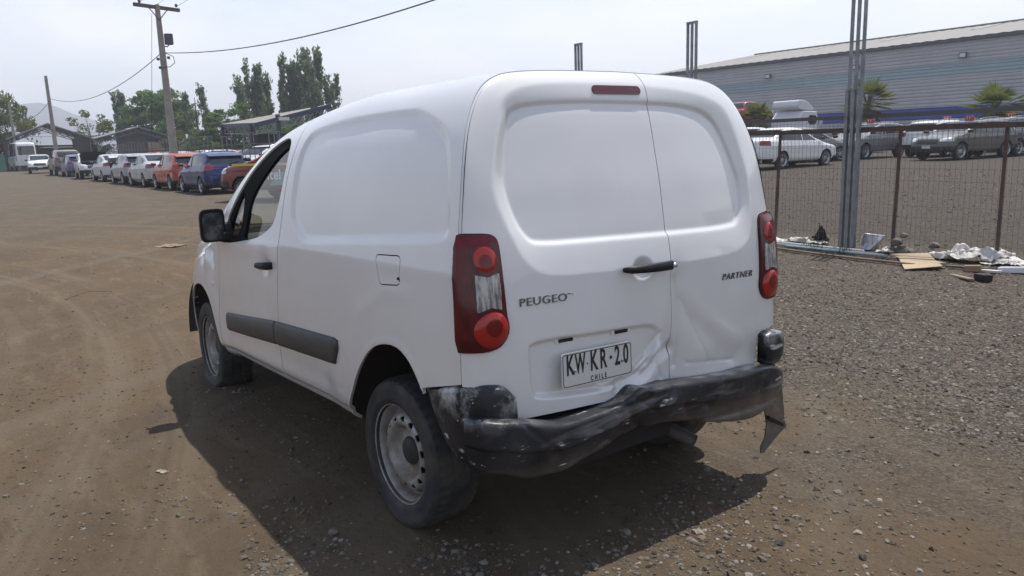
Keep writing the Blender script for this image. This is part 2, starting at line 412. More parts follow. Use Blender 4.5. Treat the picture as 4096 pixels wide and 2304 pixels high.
STRIP = mat('weathered_strip', (.04, .039, .037), .55); noise_mix(STRIP, (.034, .033, .032), (.066, .060, .053), scale=5, lo=.4, hi=.7, stretch=(.4, 1, 2.5), bump=.08, bscale=90)
GLASS = glass_mat('clear_glass', (.86, .91, .89), .0); SEAL = mat('window_rubber', (.007, .007, .007), .85, spec=.1)
CHROME = mat('chrome', (.62, .62, .63), .18, metal=1.0)
GREYPL = mat('grey_dashboard', (.11, .115, .11), .6); SEAT = mat('seat_fabric', (.03, .032, .036), .85)

R_RECESS = [(-.081,1.688),(-.166,1.673),(-.344,1.613),(-.408,1.569),(-.457,1.468),(-.493,1.282),(-.489,1.239),(-.449,1.218),(.032,1.183),(.624,1.143),(.725,1.136),(.797,1.154),(.925,1.224),(.947,1.294),(.938,1.40),(.925,1.551),(.905,1.615),(.85,1.648),(.613,1.674),(.285,1.689)]
WINDOW = [(1.154,1.624),(1.207,1.632),(1.274,1.629),(1.40,1.595),(1.521,1.534),(1.646,1.46),(1.70,1.42),(1.809,1.334),(1.921,1.25),(2.01,1.175),(1.98,1.07),(1.91,1.05),(1.666,1.076),(1.402,1.11),(1.304,1.137),(1.186,1.184),(1.149,1.22),(1.102,1.323),(1.068,1.465),(1.098,1.589)]
PANE = [(1.13,1.585),(1.212,1.564),(1.286,1.523),(1.365,1.467),(1.45,1.406),(1.545,1.33),(1.595,1.268),(1.612,1.17),(1.615,1.094),(1.40,1.122),(1.31,1.148),(1.195,1.195),(1.16,1.235),(1.115,1.33),(1.082,1.47),(1.09,1.55)]
QUARTER = [(1.705,1.375),(1.80,1.29),(1.89,1.205),(1.92,1.15),(1.90,1.085),(1.705,1.10)]
DOOR = [(1.03,1.70),(1.012,1.60),(1.015,1.513),(1.045,1.321),(1.066,1.102),(1.09,.949),(1.135,.71),(1.16,.56),(1.165,.43),(1.165,.385),(2.19,.352),(2.20,.42),(2.192,.62),(2.146,.816),(2.103,.975),(2.10,1.06),(2.13,1.12),(2.08,1.185),(1.96,1.30),(1.80,1.418),(1.65,1.515),(1.5,1.60),(1.35,1.665),(1.2,1.706),(1.08,1.722)]
ARCH_R = [(.40,.20),(.395,.355),(.345,.44),(.285,.52),(.205,.635),(.096,.738),(-.017,.785),(-.145,.796),(-.232,.758),(-.285,.707),(-.318,.664),(-.36,.60),(-.47,.47),(-.52,.40),(-.56,.2)]
ARCH_F = [(2.235,.20),(2.25,.36),(2.30,.535),(2.36,.63),(2.441,.693),(2.57,.733),(2.733,.718),(2.88,.67),(2.985,.60),(3.061,.52),(3.10,.42),(3.10,.2)]
FUEL = [(.016,1.135),(-.184,1.145),(-.183,1.035),(-.024,1.021)]

def panel(name, P, S, m, parent, lip=.012, off=0.0, N=None, smooth=True):
    if N is None: N = -grid_normals(P)
    V, NN, F = clip_grid(P + N*off, S, N)
    F = [f[::-1] for f in F]
    if lip: V, F = add_lip(V, NN, F, lip)
    return mesh(name, V, F, m, parent, smooth)
def rpoly(p, n=2): return chaikin(p, n)
def cut_corners(p, f, n=2):
    p = np.array(p, float); q = []
    for i in range(len(p)):
        a, b, c = p[i-1], p[i], p[(i+1) % len(p)]; q += [b+(a-b)*f, b+(a-b)*f*.3, b+(c-b)*f*.3, b+(c-b)*f]
    return chaikin(q, n)

van = thing('panel_van', 'dented white panel van with twisted black rear bumper, biggest vehicle in front', 'van')
van.matrix_world = Matrix([list(r) + [0] for r in VAN_R] + [[0, 0, 0, 1]])

def build_van_body():
    P = van_body_grid(); X, Y, Z = P[..., 0].copy(), P[..., 1].copy(), P[..., 2].copy()
    N = -grid_normals(P)
    rec = rpoly(R_RECESS); win = rpoly(WINDOW); door = rpoly(DOOR, 1); ar = rpoly(ARCH_R); af = rpoly(ARCH_F); fu = cut_corners(FUEL, .24)
    side = np.abs(Y) > .5
    left = Y > 0
    # pressed panel, wheel-arch swage, shoulder crease, lower swage
    sr = sdf_poly(X, Z, rec)
    sa = sdf_poly(X, Z, ar); sf = sdf_poly(X, Z, af)
    h = -.014*sstep(.002, -.020, sr)
    h += .009*sstep(.26, .03, sa)*(X < .75)*sstep(.9, .0, Z-.25) + .004*np.exp(-((sa-.012)/.012)**2)
    h += .012*sstep(.20, .04, sf)*(X > 1.9) + .004*np.exp(-((sf-.012)/.012)**2)
    h += .004*np.exp(-(sd_line(X, Z, [(-.30,1.0),(-.05,1.0),(.18,.88),(.30,.68)])/.035)**2)*sstep(-.34, -.15, X)
    h += -.006*np.exp(-((Z-(.50+.0*X))/.07)**2)*sstep(.45, .6, X)*sstep(2.2, 2.0, X)
    h += .007*np.exp(-((Z-1.02-.02*X)/.05)**2)*sstep(1.0, 1.2, X)*sstep(2.2, 2.0, X)
    h -= .020*np.exp(-(((X-1.275)/.06)**2+((Z-.985)/.055)**2))            # handle dish
    # knocks: creased left front fender
    for cx, cz, a, s in ((2.33,.98,-.022,.06),(2.42,.90,.012,.05),(2.28,.90,-.012,.045),(2.55,.95,-.018,.07),(2.25,1.02,.010,.03)):
        h += a*np.exp(-(((X-cx)/s)**2+((Z-cz)/(s*1.1))**2))*left
    rng = np.random.RandomState(4)
    for k in range(22):
        cx, cz = rng.uniform(-.4, 2.1), rng.uniform(.5, 1.6); s = rng.uniform(.05, .16)
        h += rng.uniform(-.0016, .0012)*np.exp(-(((X-cx)/s)**2+((Z-cz)/s)**2))
    P = P + N*(h*side)[..., None]
    N = -grid_normals(P)
    gap = pchip(np.clip(Z, .3, 1.82), V_XGAP) - X + .003
    sw = sdf_poly(X, Z, win) + (~side)*9; sd = sdf_poly(X, Z, door) + (np.abs(Y) < .45)*9
    sfu = np.where(left & side, sdf_poly(X, Z, fu), 9)
    sa = np.where(side, sa, 9); sf = np.where(side, sf, 9)
    # windscreen opening, in plan
    wsc = sdf_poly(X, Y, rpoly([(1.56,-.60),(1.56,.60),(2.0,.68),(2.46,.70),(2.50,.4),(2.53,0),(2.50,-.4),(2.46,-.70),(2.0,-.68)], 1))
    wsc = np.where(Z > 1.02, wsc, 9)
    S = np.maximum.reduce([gap, -sw, -(sd-.0035), -sa, -sf, -wsc, -(sfu-.0022), .30+(X-3.0)*-.0-Z + 0*X - .0])
    corner = np.maximum(X+.33, Z-.672-(-.33-X)*.26)                      # lower rear corner belongs to the bumper
    S = np.maximum(S, -corner)
    body = panel('body', P, S, PAINT, van, lip=.014, N=N)
    panel('windscreen', P, wsc-.01, GLASS, body, lip=0, off=-.012, N=N)
    wt = panel('windscreen_seal', P, np.maximum(wsc-.012, -(wsc+.03)), TRIM, body, lip=0, off=-.008, N=N)
    flap = panel('fuel_flap', P, sfu+.0022, PAINT, van, lip=.01, N=N)
    m = MB().prism([(-.158,1.043),(-.181,1.048),(-.181,1.066),(-.162,1.063)], 1, .872, .8815); m.build('flap_notch', TRIM, flap)
    for sg in (1, -1): panel('door_gap', P, np.where(Y*sg > 0, np.maximum(np.abs(sd)-.010, -sw-.0), 9), SEAL, body, lip=0, off=-.009, N=N)
    panel('flap_gap', P, np.abs(sfu)-.007, SEAL, body, lip=0, off=-.007, N=N)
    panel('rear_seal', P, np.maximum(np.abs(gap)-.012, -corner), SEAL, body, lip=0, off=-.006, N=N)
    pane = rpoly(PANE, 1); q = rpoly(QUARTER, 1)
    spn = sdf_poly(X, Z, pane) - .010; sq = sdf_poly(X, Z, q) - .004
    for sg, nm in ((1, 'left'), (-1, 'right')):
        on = (Y*sg > .45)
        D_ = np.where(on, np.maximum(sd+.0035, -(sw)), 9)
        d = panel('front_door', P, D_, PAINT, van, lip=.03, N=N)
        panel('window_seal', P, np.where(on, np.maximum.reduce([sw-.012, -spn, -sq]), 9), SEAL, d, lip=.02, off=-.010, N=N)
        panel('door_window', P, np.where(on, spn-.008, 9), GLASS, d, lip=0, off=-.018, N=N)
        panel('quarter_window', P, np.where(on, sq-.008, 9), GLASS, d, lip=0, off=-.018, N=N)
        # handle
        hm = MB()
        pts = [(1.395, .0), (1.36, .018), (1.29, .026), (1.22, .028), (1.175, .024), (1.158, .004)]
        V = []; hw = [.009, .015, .018, .020, .021, .018]
        for (x, o), w in zip(pts, hw):
            z = .968 + (1.395-x)*.075; yb = .8835
            for a in range(8):
                th = 2*math.pi*a/8; V.append((x, sg*(yb + o + .011*math.cos(th)), z + w*math.sin(th)))
        F = [[i*8+a, i*8+(a+1) % 8, i*8+8+(a+1) % 8, i*8+8+a] for i in range(5) for a in range(8)] + [list(range(8))[::-1], list(range(40, 48))]
        hm.add(V, F); fix_normals(hm.build('door_handle', TRIM, d, True))
    return body
BODY = build_van_body()

# rub strips: raised, bevelled lengths split at the door gap
def rub_strip(x0, x1, sg, parent):
    def zt(x): return interp(x, [(.39,.735),(.41,.738),(1.16,.702),(2.03,.625)])
    def zb(x): return interp(x, [(.39,.70),(.44,.614),(1.20,.574),(2.03,.515)])
    n = 40; V = []; xs = np.linspace(x0, x1, n)
    for i, x in enumerate(xs):
        e = min(1, (i+.0 if x0 < 1 else n-1-i)/2.0 + .0) if (i < 3 and x0 < 1) or (i > n-4 and x0 > 1) else (.8 if i in (0, n-1) else 1)
        a, b = zt(x), zb(x); r = (a-b)*.5*(1-e)*.25
        prof = [(b+r, -.01), (b+r, .004+.004*e), (b+.014+r, .008+.010*e), ((a+b)/2, .009+.011*e), (a-.016-r, .008+.010*e), (a-r, .004+.004*e), (a-r, -.01)]
        yb = np.interp(x, [0, 1.6, 2.0, 2.2], [.885, .885, .880, .874]) - .010*math.exp(-((.5*(a+b)-.5)/.07)**2)
        V += [(x, sg*(yb+o), z-.008*sg*yb) for z, o in prof]
    k = 7; F = [[i*k+j, (i+1)*k+j, (i+1)*k+j+1, i*k+j+1] for i in range(n-1) for j in range(k-1)] + [list(range(k)), [(n-1)*k+j for j in range(k)][::-1]]
    if sg < 0: F = [f[::-1] for f in F]
    return fix_normals(mesh('side_strip', V, F, STRIP, parent))
for sg in (1, -1):
    rub_strip(1.167, 2.06, sg, van); rub_strip(.40, 1.161, sg, van)

# side repeater
m = MB(); m.lathe([(0, .012), (.012, .011), (.02, .006), (.022, 0)], 16, 1, (2.293, .868, .764)); o = m.build('side_repeater', mat('repeater_lens', (.55, .55, .53), .2, coat=1), van, True)
m = MB(); m.lathe([(.022, .001), (.027, .004), (.029, 0)], 16, 1, (2.293, .867, .764)); m.build('bezel', CHROME, o, True)

# ---- rear doors
O1 = [(.627,1.685),(.571,1.724),(.488,1.748),(.326,1.76),(.059,1.768),(-.131,1.76),(-.34,1.748),(-.504,1.723),(-.605,1.668),(-.651,1.516),(-.683,1.38),(-.684,1.249),(-.664,1.126),(-.617,1.078),(-.521,1.052),(-.122,1.048),(.305,1.063),(.508,1.074),(.587,1.1),(.64,1.154),(.683,1.257),(.714,1.353),(.716,1.422),(.693,1.509),(.653,1.626)]
I1 = [(.599,1.643),(.572,1.664),(.518,1.68),(.402,1.69),(.193,1.696),(-.087,1.695),(-.299,1.689),(-.457,1.665),(-.537,1.608),(-.597,1.48),(-.646,1.343),(-.634,1.252),(-.6,1.186),(-.543,1.16),(-.109,1.168),(.296,1.178),(.55,1.184),(.598,1.204),(.639,1.271),(.669,1.391),(.656,1.478),(.628,1.578)]
LIGHT = [(.95,1.248),(.853,1.246),(.754,1.240),(.736,1.228),(.729,1.205),(.728,1.13),(.726,1.045),(.724,.964),(.717,.936),(.717,.905),(.733,.876),(.762,.853),(.806,.846),(.887,.852),(.95,.855)]
PREC = [(.642,.833),(.619,.85),(.515,.852),(.379,.844),(.10,.832),(.02,.826),(-.03,.79),(.02,.66),(.126,.602),(.321,.604),(.60,.635),(.635,.66)]
LOWER = [(.95,.735),(.79,.728),(.755,.72),(.735,.703),(.728,.66),(.727,.607),(.715,.588),(.69,.583),(.167,.560),(-.157,.545),(-.60,.522),(-.655,.518),(-.682,.54),(-.686,.631),(-.70,.655),(-.73,.672),(-.95,.68)]
def rear_fields():
    P, d = van_rear_grid(310, 270)
    Y, Z = P[..., 1].copy(), P[..., 2].copy()
    so = sdf_poly(Y, Z, rpoly(O1)); si = sdf_poly(Y, Z, rpoly(I1)); sp = sdf_poly(Y, Z, rpoly(PREC))
    fr_ = np.clip(-so/np.maximum(-so+np.maximum(si, 0), 1e-4), 0, 1)*(so < 0)
    h = -(.024-.010*sstep(1.35, 1.10, Z))*np.where(si > 0, fr_, 1.0) - (.011+.004*sstep(1.35, 1.10, Z))*sstep(.003, -.012, si)
    for _ in range(2): h[1:-1, 1:-1] = (h[1:-1, 1:-1]*4 + h[:-2, 1:-1] + h[2:, 1:-1] + h[1:-1, :-2] + h[1:-1, 2:])/8
    h -= .020*sstep(.002, -.018, sp)*sstep(-.08, .05, Y)
    h -= .026*sstep(1.0, .0, np.hypot((Y-.064)/.062, (Z-1.052)/.048))          # handle dish
    # crash damage: the lower edges of both doors pushed in at the split
    h -= .040*np.exp(-(((Y+.08)/.13)**2 + ((Z-.60)/.16)**2))
    h -= .010*np.exp(-(((Y+.13)/.05)**2 + ((Z-.88)/.17)**2))
    h += .007*np.exp(-(((Y+.02)/.045)**2 + ((Z-.78)/.13)**2))
    h -= .020*np.exp(-(sd_line(Y, Z, [(.22,.60),(.05,.63),(-.10,.70)])/.028)**2)
    h += .012*np.exp(-(sd_line(Y, Z, [(.30,.628),(.10,.655),(-.02,.72)])/.02)**2)
    h -= .008*np.exp(-(sd_line(Y, Z, [(-.13,.97),(-.22,.82),(-.42,.64)])/.05)**2)
    h += .005*np.exp(-(sd_line(Y, Z, [(-.16,.93),(-.30,.80),(-.55,.66)])/.04)**2)
    h -= .018*np.exp(-(((Y+.45)/.2)**2 + ((Z-.57)/.07)**2))
    for pts, a, w in (([(-.128,.99),(-.150,.84),(-.135,.62)], -.009, .010), ([(-.16,.90),(-.24,.76),(-.34,.60)], -.004, .012), ([(-.02,.78),(.05,.69),(.20,.615)], -.009, .008), ([(.02,.66),(.12,.63),(.26,.61)], .007, .007), ([(-.09,.72),(-.04,.66),(-.06,.58)], -.010, .008), ([(-.20,.62),(-.33,.60),(-.52,.575)], -.005, .010)):
        h += a*np.exp(-sd_line(Y, Z, pts)/w)           # folded sheet metal
    rng = np.random.RandomState(9)
    for k in range(26):
        cy, cz = rng.uniform(-.7, .3), rng.uniform(.55, 1.0); s = rng.uniform(.03, .09)
        h += rng.uniform(-.004, .003)*np.exp(-(((Y-cy)/s)**2+((Z-cz)/s)**2))*sstep(.95, .6, Z)
    for k in range(16):
        cy, cz = rng.uniform(-.6, .6), rng.uniform(1.1, 1.7); s = rng.uniform(.06, .2)
        h += rng.uniform(-.0012, .001)*np.exp(-(((Y-cy)/s)**2+((Z-cz)/s)**2))
    h *= sstep(0, .03, d)
    P[..., 0] -= h
    return P, d, -grid_normals(P)
def build_rear():
    P, d, N = rear_fields(); Y, Z = P[..., 1], P[..., 2]
    li = rpoly(LIGHT, 1); lo = np.array(LOWER)
    sl = sdf_poly(Y, Z, li); mir = np.array(LIGHT)*[-1, 1] + [.004, -.036]; sr = sdf_poly(Y, Z, rpoly(mir, 1))
    low = rpoly([(.95, .735)] + LOWER + [(-.95, .68), (-.95, 2), (.95, 2)], 1)
    sb = sdf_poly(Y, Z, low)
    rim = .0025 - d
    split = Y + .103 + .010*np.exp(-((Z-.62)/.10)**2)
    dl = panel('rear_door', P, np.maximum.reduce([sb, rim, -(sl-.003), -(split-.0022)]), PAINT, van, lip=.028, N=N)
    dr = panel('rear_door', P, np.maximum.reduce([sb, rim, -(sr-.003), (split+.0022)]), PAINT, van, lip=.028, N=N)
    panel('door_gap', P, np.maximum.reduce([sb, rim+.01, np.abs(split)-.010]), SEAL, dl, lip=0, off=-.010, N=N)
    dl['label'] = 'wide left rear door with number plate'; dr['label'] = 'narrow right rear door with creased lower half'
    # lamps
    red = mat('tail_lens_red', (.09, .005, .007), .18, coat=.25, spec=.3); red2 = mat('tail_lens_bright', (.30, .012, .008), .16, coat=.35, spec=.35)
    noise_mix(red, (.10, .005, .007), (.045, .003, .005), scale=9, lo=.4, hi=.6, stretch=(1, 3, 1))
    clr = mat('reverse_lens', (.3, .29, .28), .16, coat=.8); noise_mix(clr, (.36, .345, .33), (.10, .10, .11), scale=34, lo=.42, hi=.58, stretch=(1, 2.2, .5))
    for sg, s0, dy, dz in ((1, sl, 0, 0), (-1, sr, .004, -.036)):
        bulge = .012 + .010*sstep(0, -.05, s0)
        Pl = P + N*bulge[..., None]
        t = panel('tail_light', Pl, np.maximum(s0+.001, rim), red, van, lip=.03, N=N)
        t['label'] = 'left tail light' if sg > 0 else 'right tail light'
        def disc(nm, cy, cz, ry, rz, mt, out, parent, q=2):
            R0 = .064 if cz < 1 else .041
            cy = cy*sg + dy*1; cz = cz + dz
            s = np.hypot((Y-cy)/ry, (Z-cz)/rz)
            dome = out*np.sqrt(np.clip(1-(s*ry/R0)**q, 0, 1)) + .0015 + (.0012 if ry < R0 else 0)
            return panel(nm, Pl + N*dome[..., None], np.maximum((s-1)*ry, rim+.004), mt, parent, lip=.006, N=N)
        disc('lens', .790, 1.157, .041, .042, red2, .004, t); disc('lens_centre', .791, 1.150, .022, .024, mat('tail_lens_mid', (.13, .005, .005), .16, coat=.3, spec=.3), .0045, t)
        disc('lens', .788, .921, .064, .061, red2, .010, t); disc('lens_centre', .787, .930, .030, .030, mat('tail_lens_mid', (.13, .005, .005), .14), .0102, t)
        rv = np.array([(.833,1.108),(.79,1.098),(.747,1.110),(.745,1.045),(.748,.985),(.79,.997),(.838,.984),(.836,1.045)])*[sg, 1] + [dy, dz]
        panel('reverse_lens', Pl + N*.003, np.maximum(sdf_poly(Y, Z, rv), rim+.004), clr, t, lip=.004, N=N)
    # high brake light
    bl = [(.176+.0165*math.cos(a), 1.7375+.0165*math.sin(a)) for a in np.linspace(-math.pi/2, math.pi/2, 9)] + [(-.052+.0165*math.cos(a), 1.740+.0165*math.sin(a)) for a in np.linspace(math.pi/2, 1.5*math.pi, 9)]; sbk = sdf_poly(Y, Z, bl)
    panel('brake_light', P + N*.004, sbk, mat('brake_lens', (.085, .007, .007), .2, coat=.5), dl, lip=.01, N=N)
    # handle bar across the dish
    def surf(y, z):
        k = np.argmin((Y-y)**2+(Z-z)**2+(d < 0)*9); return P.reshape(-1, 3)[k], N.reshape(-1, 3)[k]
    V = []; hp = [(.184,.012,.010),(.165,.030,.014),(.11,.040,.016),(.05,.043,.018),(-.02,.043,.019),(-.055,.038,.019),(-.072,.018,.015)]
    x0 = -.655
    for y, o, w in hp:
        for a in range(10):
            th = 2*math.pi*a/10; V.append((x0 - o + .011*math.cos(th), y, 1.057 - .0 + (0.012*(y-.06)) + w*math.sin(th)))
    n = 10; F = [[i*n+a, i*n+(a+1) % n, (i+1)*n+(a+1) % n, (i+1)*n+a] for i in range(len(hp)-1) for a in range(n)] + [list(range(n))[::-1], [(len(hp)-1)*n+a for a in range(n)]]
    hd = fix_normals(mesh('handle', V, F, TRIM, dl))
    MB().lathe([(0, -.004), (.009, -.003), (.0095, .004)], 14, 0, (x0-.054, -.055, 1.056)).build('keyhole', CHROME, dl, True)
    # lettering
    chrome = mat('badge_metal', (.16, .16, .16), .3, metal=.8)
    def letters(txt, ys, zs, size, parent, **k):
        p0, n0 = surf((ys[0]+ys[1])/2, (zs[0]+zs[1])/2)
        Xax = Vector((0, ys[1]-ys[0], zs[1]-zs[0])); n0 = Vector(n0)
        Xax = (Xax - n0*(Xax @ n0)); return text_mesh('badge_lettering', txt, size, chrome, parent, frame(Vector(p0)+n0*.003, Xax, n0.cross(Xax)), depth=.002, **k)
    letters('PEUGEO', (.663, .464), (.993, .988), .041, dl, sx=1.30, bold=-.0002, spacing=1.08)
    letters('PARTNER', (-.412, -.666), (.955, .946), .040, dr, sx=1.24, bold=-.0003, shear=.25, spacing=1.12)
    # ghost of the missing letter: two glue spots
    for y, z, w in ((.447, 1.001, .016), (.430, .998, .004)):
        p0, n0 = surf(y, z); MB().box((p0[0]-.001, y, z), (.002, w, .003)).build('glue_mark', TRIM, dl)
    # plate lamp slots
    for y, z in ((.459, .831), (.184, .820)):
        p0, n0 = surf(y, z)
        MB().prism(chaikin([(y+.052, z+.012), (y-.052, z+.008), (y-.050, z-.012), (y+.050, z-.010)], 1), 0, p0[0]-.003, p0[0]+.01).build('lamp_surround', PAINT, dl)
        MB().prism([(y+.036, z+.006), (y-.036, z+.004), (y-.034, z-.009), (y+.034, z-.007)], 0, p0[0]-.005, p0[0]+.01).build('lamp_slot', DARK, dl)
    # number plate, bolted on a little crooked
    c = np.array([-.672, .334, .7205]); ax = Vector((.0, -.362, -.0095)).normalized(); n0 = Vector((-1, 0, .06)).normalized(); ay = n0.cross(ax)
    M = frame(Vector(c), ax, ay)
    m = MB(); rr = chaikin([(-.18,-.06),(.18,-.06),(.18,.06),(-.18,.06)], 0)
    def rrect(w, h, r, n=5):
        o = []
        for cx, cy, a0 in ((w/2-r, -h/2+r, -90), (w/2-r, h/2-r, 0), (-w/2+r, h/2-r, 90), (-w/2+r, -h/2+r, 180)):
            for k in range(n+1):
                a = math.radians(a0+90*k/n); o.append((cx+r*math.cos(a), cy+r*math.sin(a)))
        return o
    m.prism(rrect(.360, .130, .012), 2, -.0015, .0015)
    pl = m.build('number_plate', mat('plate_white', (.52, .52, .50), .35), van); pl.data.transform(M)
    def ring(w, h, t, z0, z1, mt):
        a, b = rrect(w, h, .010), rrect(w-2*t, h-2*t, .008); n = len(a)
        V = [(*q, z1) for q in a] + [(*q, z1) for q in b]; F = [[i, (i+1) % n, n+(i+1) % n, n+i] for i in range(n)]
        o = mesh('plate_border', V, F, mt, pl, False); o.data.transform(M); return o
    blk = mat('plate_black', (.010, .010, .011), .45)
    ring(.350, .120, .003, 0, .0022, blk)
    TM = lambda x, y: M @ Matrix.Translation((x, y, .0022))
    for ch, x in (('K', -.140), ('W', -.090), ('K', -.022), ('R', .026), ('2', .100), ('0', .146)):
        text_mesh('plate_character', ch, .104, blk, pl, TM(x, .016), depth=.0006, sx=.56 if ch != 'W' else .46, bold=.0022)
    text_mesh('country_lettering', 'CHILE', .026, blk, pl, TM(.0, -.046), depth=.0006, sx=.7, bold=.0006, spacing=1.9)
    m = MB(); m.lathe([(0, .003), (.0035, .003)], 10, 2, (-.056, .014, 0)); o = m.build('plate_dot', blk, pl); o.data.transform(M); m = MB(); st = []
    for k in range(10):
        r = .009 if k % 2 == 0 else .005; st.append((.066+r*math.cos(math.pi/2+k*math.pi/5), .018+r*math.sin(math.pi/2+k*math.pi/5)))
    m.prism(st, 2, .001, .003); o = m.build('plate_emblem', blk, pl); o.data.transform(M)
    for x in (-.118, .125):
        m = MB(); m.lathe([(0, .006), (.006, .005), (.007, .001)], 12, 2, (x, -.004, 0)); o = m.build('bolt', RIM, pl, True); o.data.transform(M)
    # body shell just inside the doors so that no light shows through the gaps
    m = MB(); m.box((-.36, 0, 1.02), (.02, 1.44, 1.1)); m.build('inner_panel', DARK, van)
    return P, d, N
REAR_P, REAR_D, REAR_N = build_rear()

# ---- bumper
def sweep(name, path, prof, m, parent, n=140, dent=None, closed=False):
    """path rows (x,y,ztop,zbot); prof: list of (inward offset, height fraction 0 bottom..1 top)"""
    path = np.array(path, float); s = np.concatenate([[0], np.cumsum(np.hypot(np.diff(path[:, 0]), np.diff(path[:, 1])))])
    t = np.linspace(0, s[-1], n); C = [pchip(t, np.stack([s, path[:, k]], 1)) for k in range(4)]
    x, y = C[0], C[1]; 
    for _ in range(3): x[1:-1] = (x[:-2]+2*x[1:-1]+x[2:])/4; y[1:-1] = (y[:-2]+2*y[1:-1]+y[2:])/4
    tx, ty = np.gradient(x), np.gradient(y); l = np.hypot(tx, ty); nx, ny = ty/l, -tx/l          # outward (path runs left to right: outward is backwards)
    pr = np.array(prof, float); kk = np.linspace(0, 1, len(pr)); NP = 56; q = np.linspace(0, 1, NP)
    po, ph = np.interp(q, kk, pr[:, 0]), np.interp(q, kk, pr[:, 1])
    for _ in range(2): po[1:-1] = (po[:-2]+2*po[1:-1]+po[2:])/4; ph[1:-1] = (ph[:-2]+2*ph[1:-1]+ph[2:])/4
    P = np.zeros((n, NP, 3))
    for j in range(NP):
        P[:, j, 0] = x - nx*po[j]*-1*-1; P[:, j, 1] = y - ny*po[j]; P[:, j, 2] = C[3] + (C[2]-C[3])*ph[j]
    if dent is not None: P = dent(P)
    F = [[i*NP+j, (i+1)*NP+j, (i+1)*NP+j+1, i*NP+j+1] for i in range(n-1) for j in range(NP-1)]
    V = P.reshape(-1, 3)
    F += [[j for j in range(NP)], [(n-1)*NP+j for j in range(NP)][::-1]]
    o = mesh(name, V, F, m, parent); fix_normals(o); return o
def bdent(P):
    X, Y, Z = P[..., 0], P[..., 1], P[..., 2]
    a = np.exp(-((Y-.16)/.045)**2)*sstep(.40, .58, Z); b = np.exp(-((Y-.26)/.06)**2)
    X = X + .022*b*sstep(.56, .44, Z) - .008*a
    Z = Z + .020*a
    X = X + .020*np.exp(-(np.abs((Y-.20-(Z-.5)*.8)/.020)**1.3))*sstep(.62, .57, Z)
    X = X + .012*np.exp(-(np.abs((Y-.02-(Z-.5)*-.5)/.018)**1.3))*sstep(.50, .58, Z)
    X = X + .005*np.sin(Y*23+Z*9)*np.exp(-((Y-.15)/.25)**2) + .0012*np.sin(Y*41-Z*30)
    X = X + .012*np.exp(-((Z-(.40-.05*(.1-Y)))/.013)**2)*sstep(.15, -.05, Y)        # pressed line along the right half
    X = X + .014*np.exp(-(((Y+.60)/.03)**2 + ((Z-.43)/.03)**2)) + .012*np.exp(-(((Y-.62)/.028)**2 + ((Z-.47)/.028)**2)) + .010*np.exp(-(((Y+.22)/.02)**2 + ((Z-.46)/.02)**2))
    rr = np.random.RandomState(17)
    for k in range(26):                                 # short sharp folds around the impact
        cy, cz = rr.normal(.12, .22), rr.uniform(.42, .58); a = rr.uniform(-1.2, 1.2); l = rr.uniform(.04, .12); w = rr.uniform(.006, .014)
        u = (Y-cy)*math.cos(a) + (Z-cz)*math.sin(a); v = -(Y-cy)*math.sin(a) + (Z-cz)*math.cos(a)
        X = X + rr.uniform(-.009, .012)*np.exp(-np.abs(v)/w)*np.exp(-(u/l)**2)
    return np.stack([X, Y, Z], -1)
BPATH = [(-.63,.915,.636,.45),(-.69,.885,.634,.435),(-.735,.82,.625,.428),(-.752,.74,.612,.40),(-.757,.66,.590,.388),(-.757,.56,.566,.382),(-.754,.46,.563,.398),(-.752,.36,.564,.412),(-.748,.26,.572,.424),(-.742,.16,.586,.430),(-.742,.05,.588,.427),(-.745,-.08,.579,.405),(-.750,-.20,.567,.375),(-.752,-.33,.556,.345),(-.752,-.46,.546,.318),(-.75,-.56,.546,.308),(-.742,-.66,.535,.312),(-.725,-.75,.512,.325),(-.695,-.83,.475,.345),(-.655,-.89,.440,.37),(-.61,-.925,.42,.385)]
BPROF = [(.10,.965),(.060,1.0),(.024,1.0),(.009,.98),(.001,.93),(0,.63),(-.003,.52),(.007,.47),(.011,.22),(.016,.07),(.034,0),(.10,.04)]
bump = sweep('rear_bumper', BPATH, BPROF, PLAST, van, 200, bdent); bump['label'] = 'scuffed twisted black bumper bar'
CPATH = [(-.325,.868,.668,.655),(-.36,.878,.678,.60),(-.42,.890,.692,.525),(-.48,.897,.708,.468),(-.54,.897,.722,.437),(-.60,.885,.732,.43),(-.65,.852,.733,.43),(-.68,.80,.728,.43),(-.69,.76,.716,.43),(-.692,.735,.69,.43)]
CPROF = [(.06,1.0),(.03,1.005),(.010,.985),(0,.93),(-.004,.75),(-.004,.5),(0,.25),(.012,.08),(.03,.01),(.06,.02)]
o = sweep('bumper_corner', CPATH, CPROF, PLAST, van, 90); o['label'] = 'left bumper corner scraped grey on top'
RPATH = [(-.692,-.70,.662,.52),(-.700,-.74,.672,.505),(-.695,-.80,.668,.50),(-.672,-.86,.655,.50),(-.63,-.905,.635,.50),(-.57,-.925,.60,.505)]
o = sweep('bumper_corner', RPATH, CPROF, PLAST, van, 60); o['label'] = 'loose right bumper corner cap'
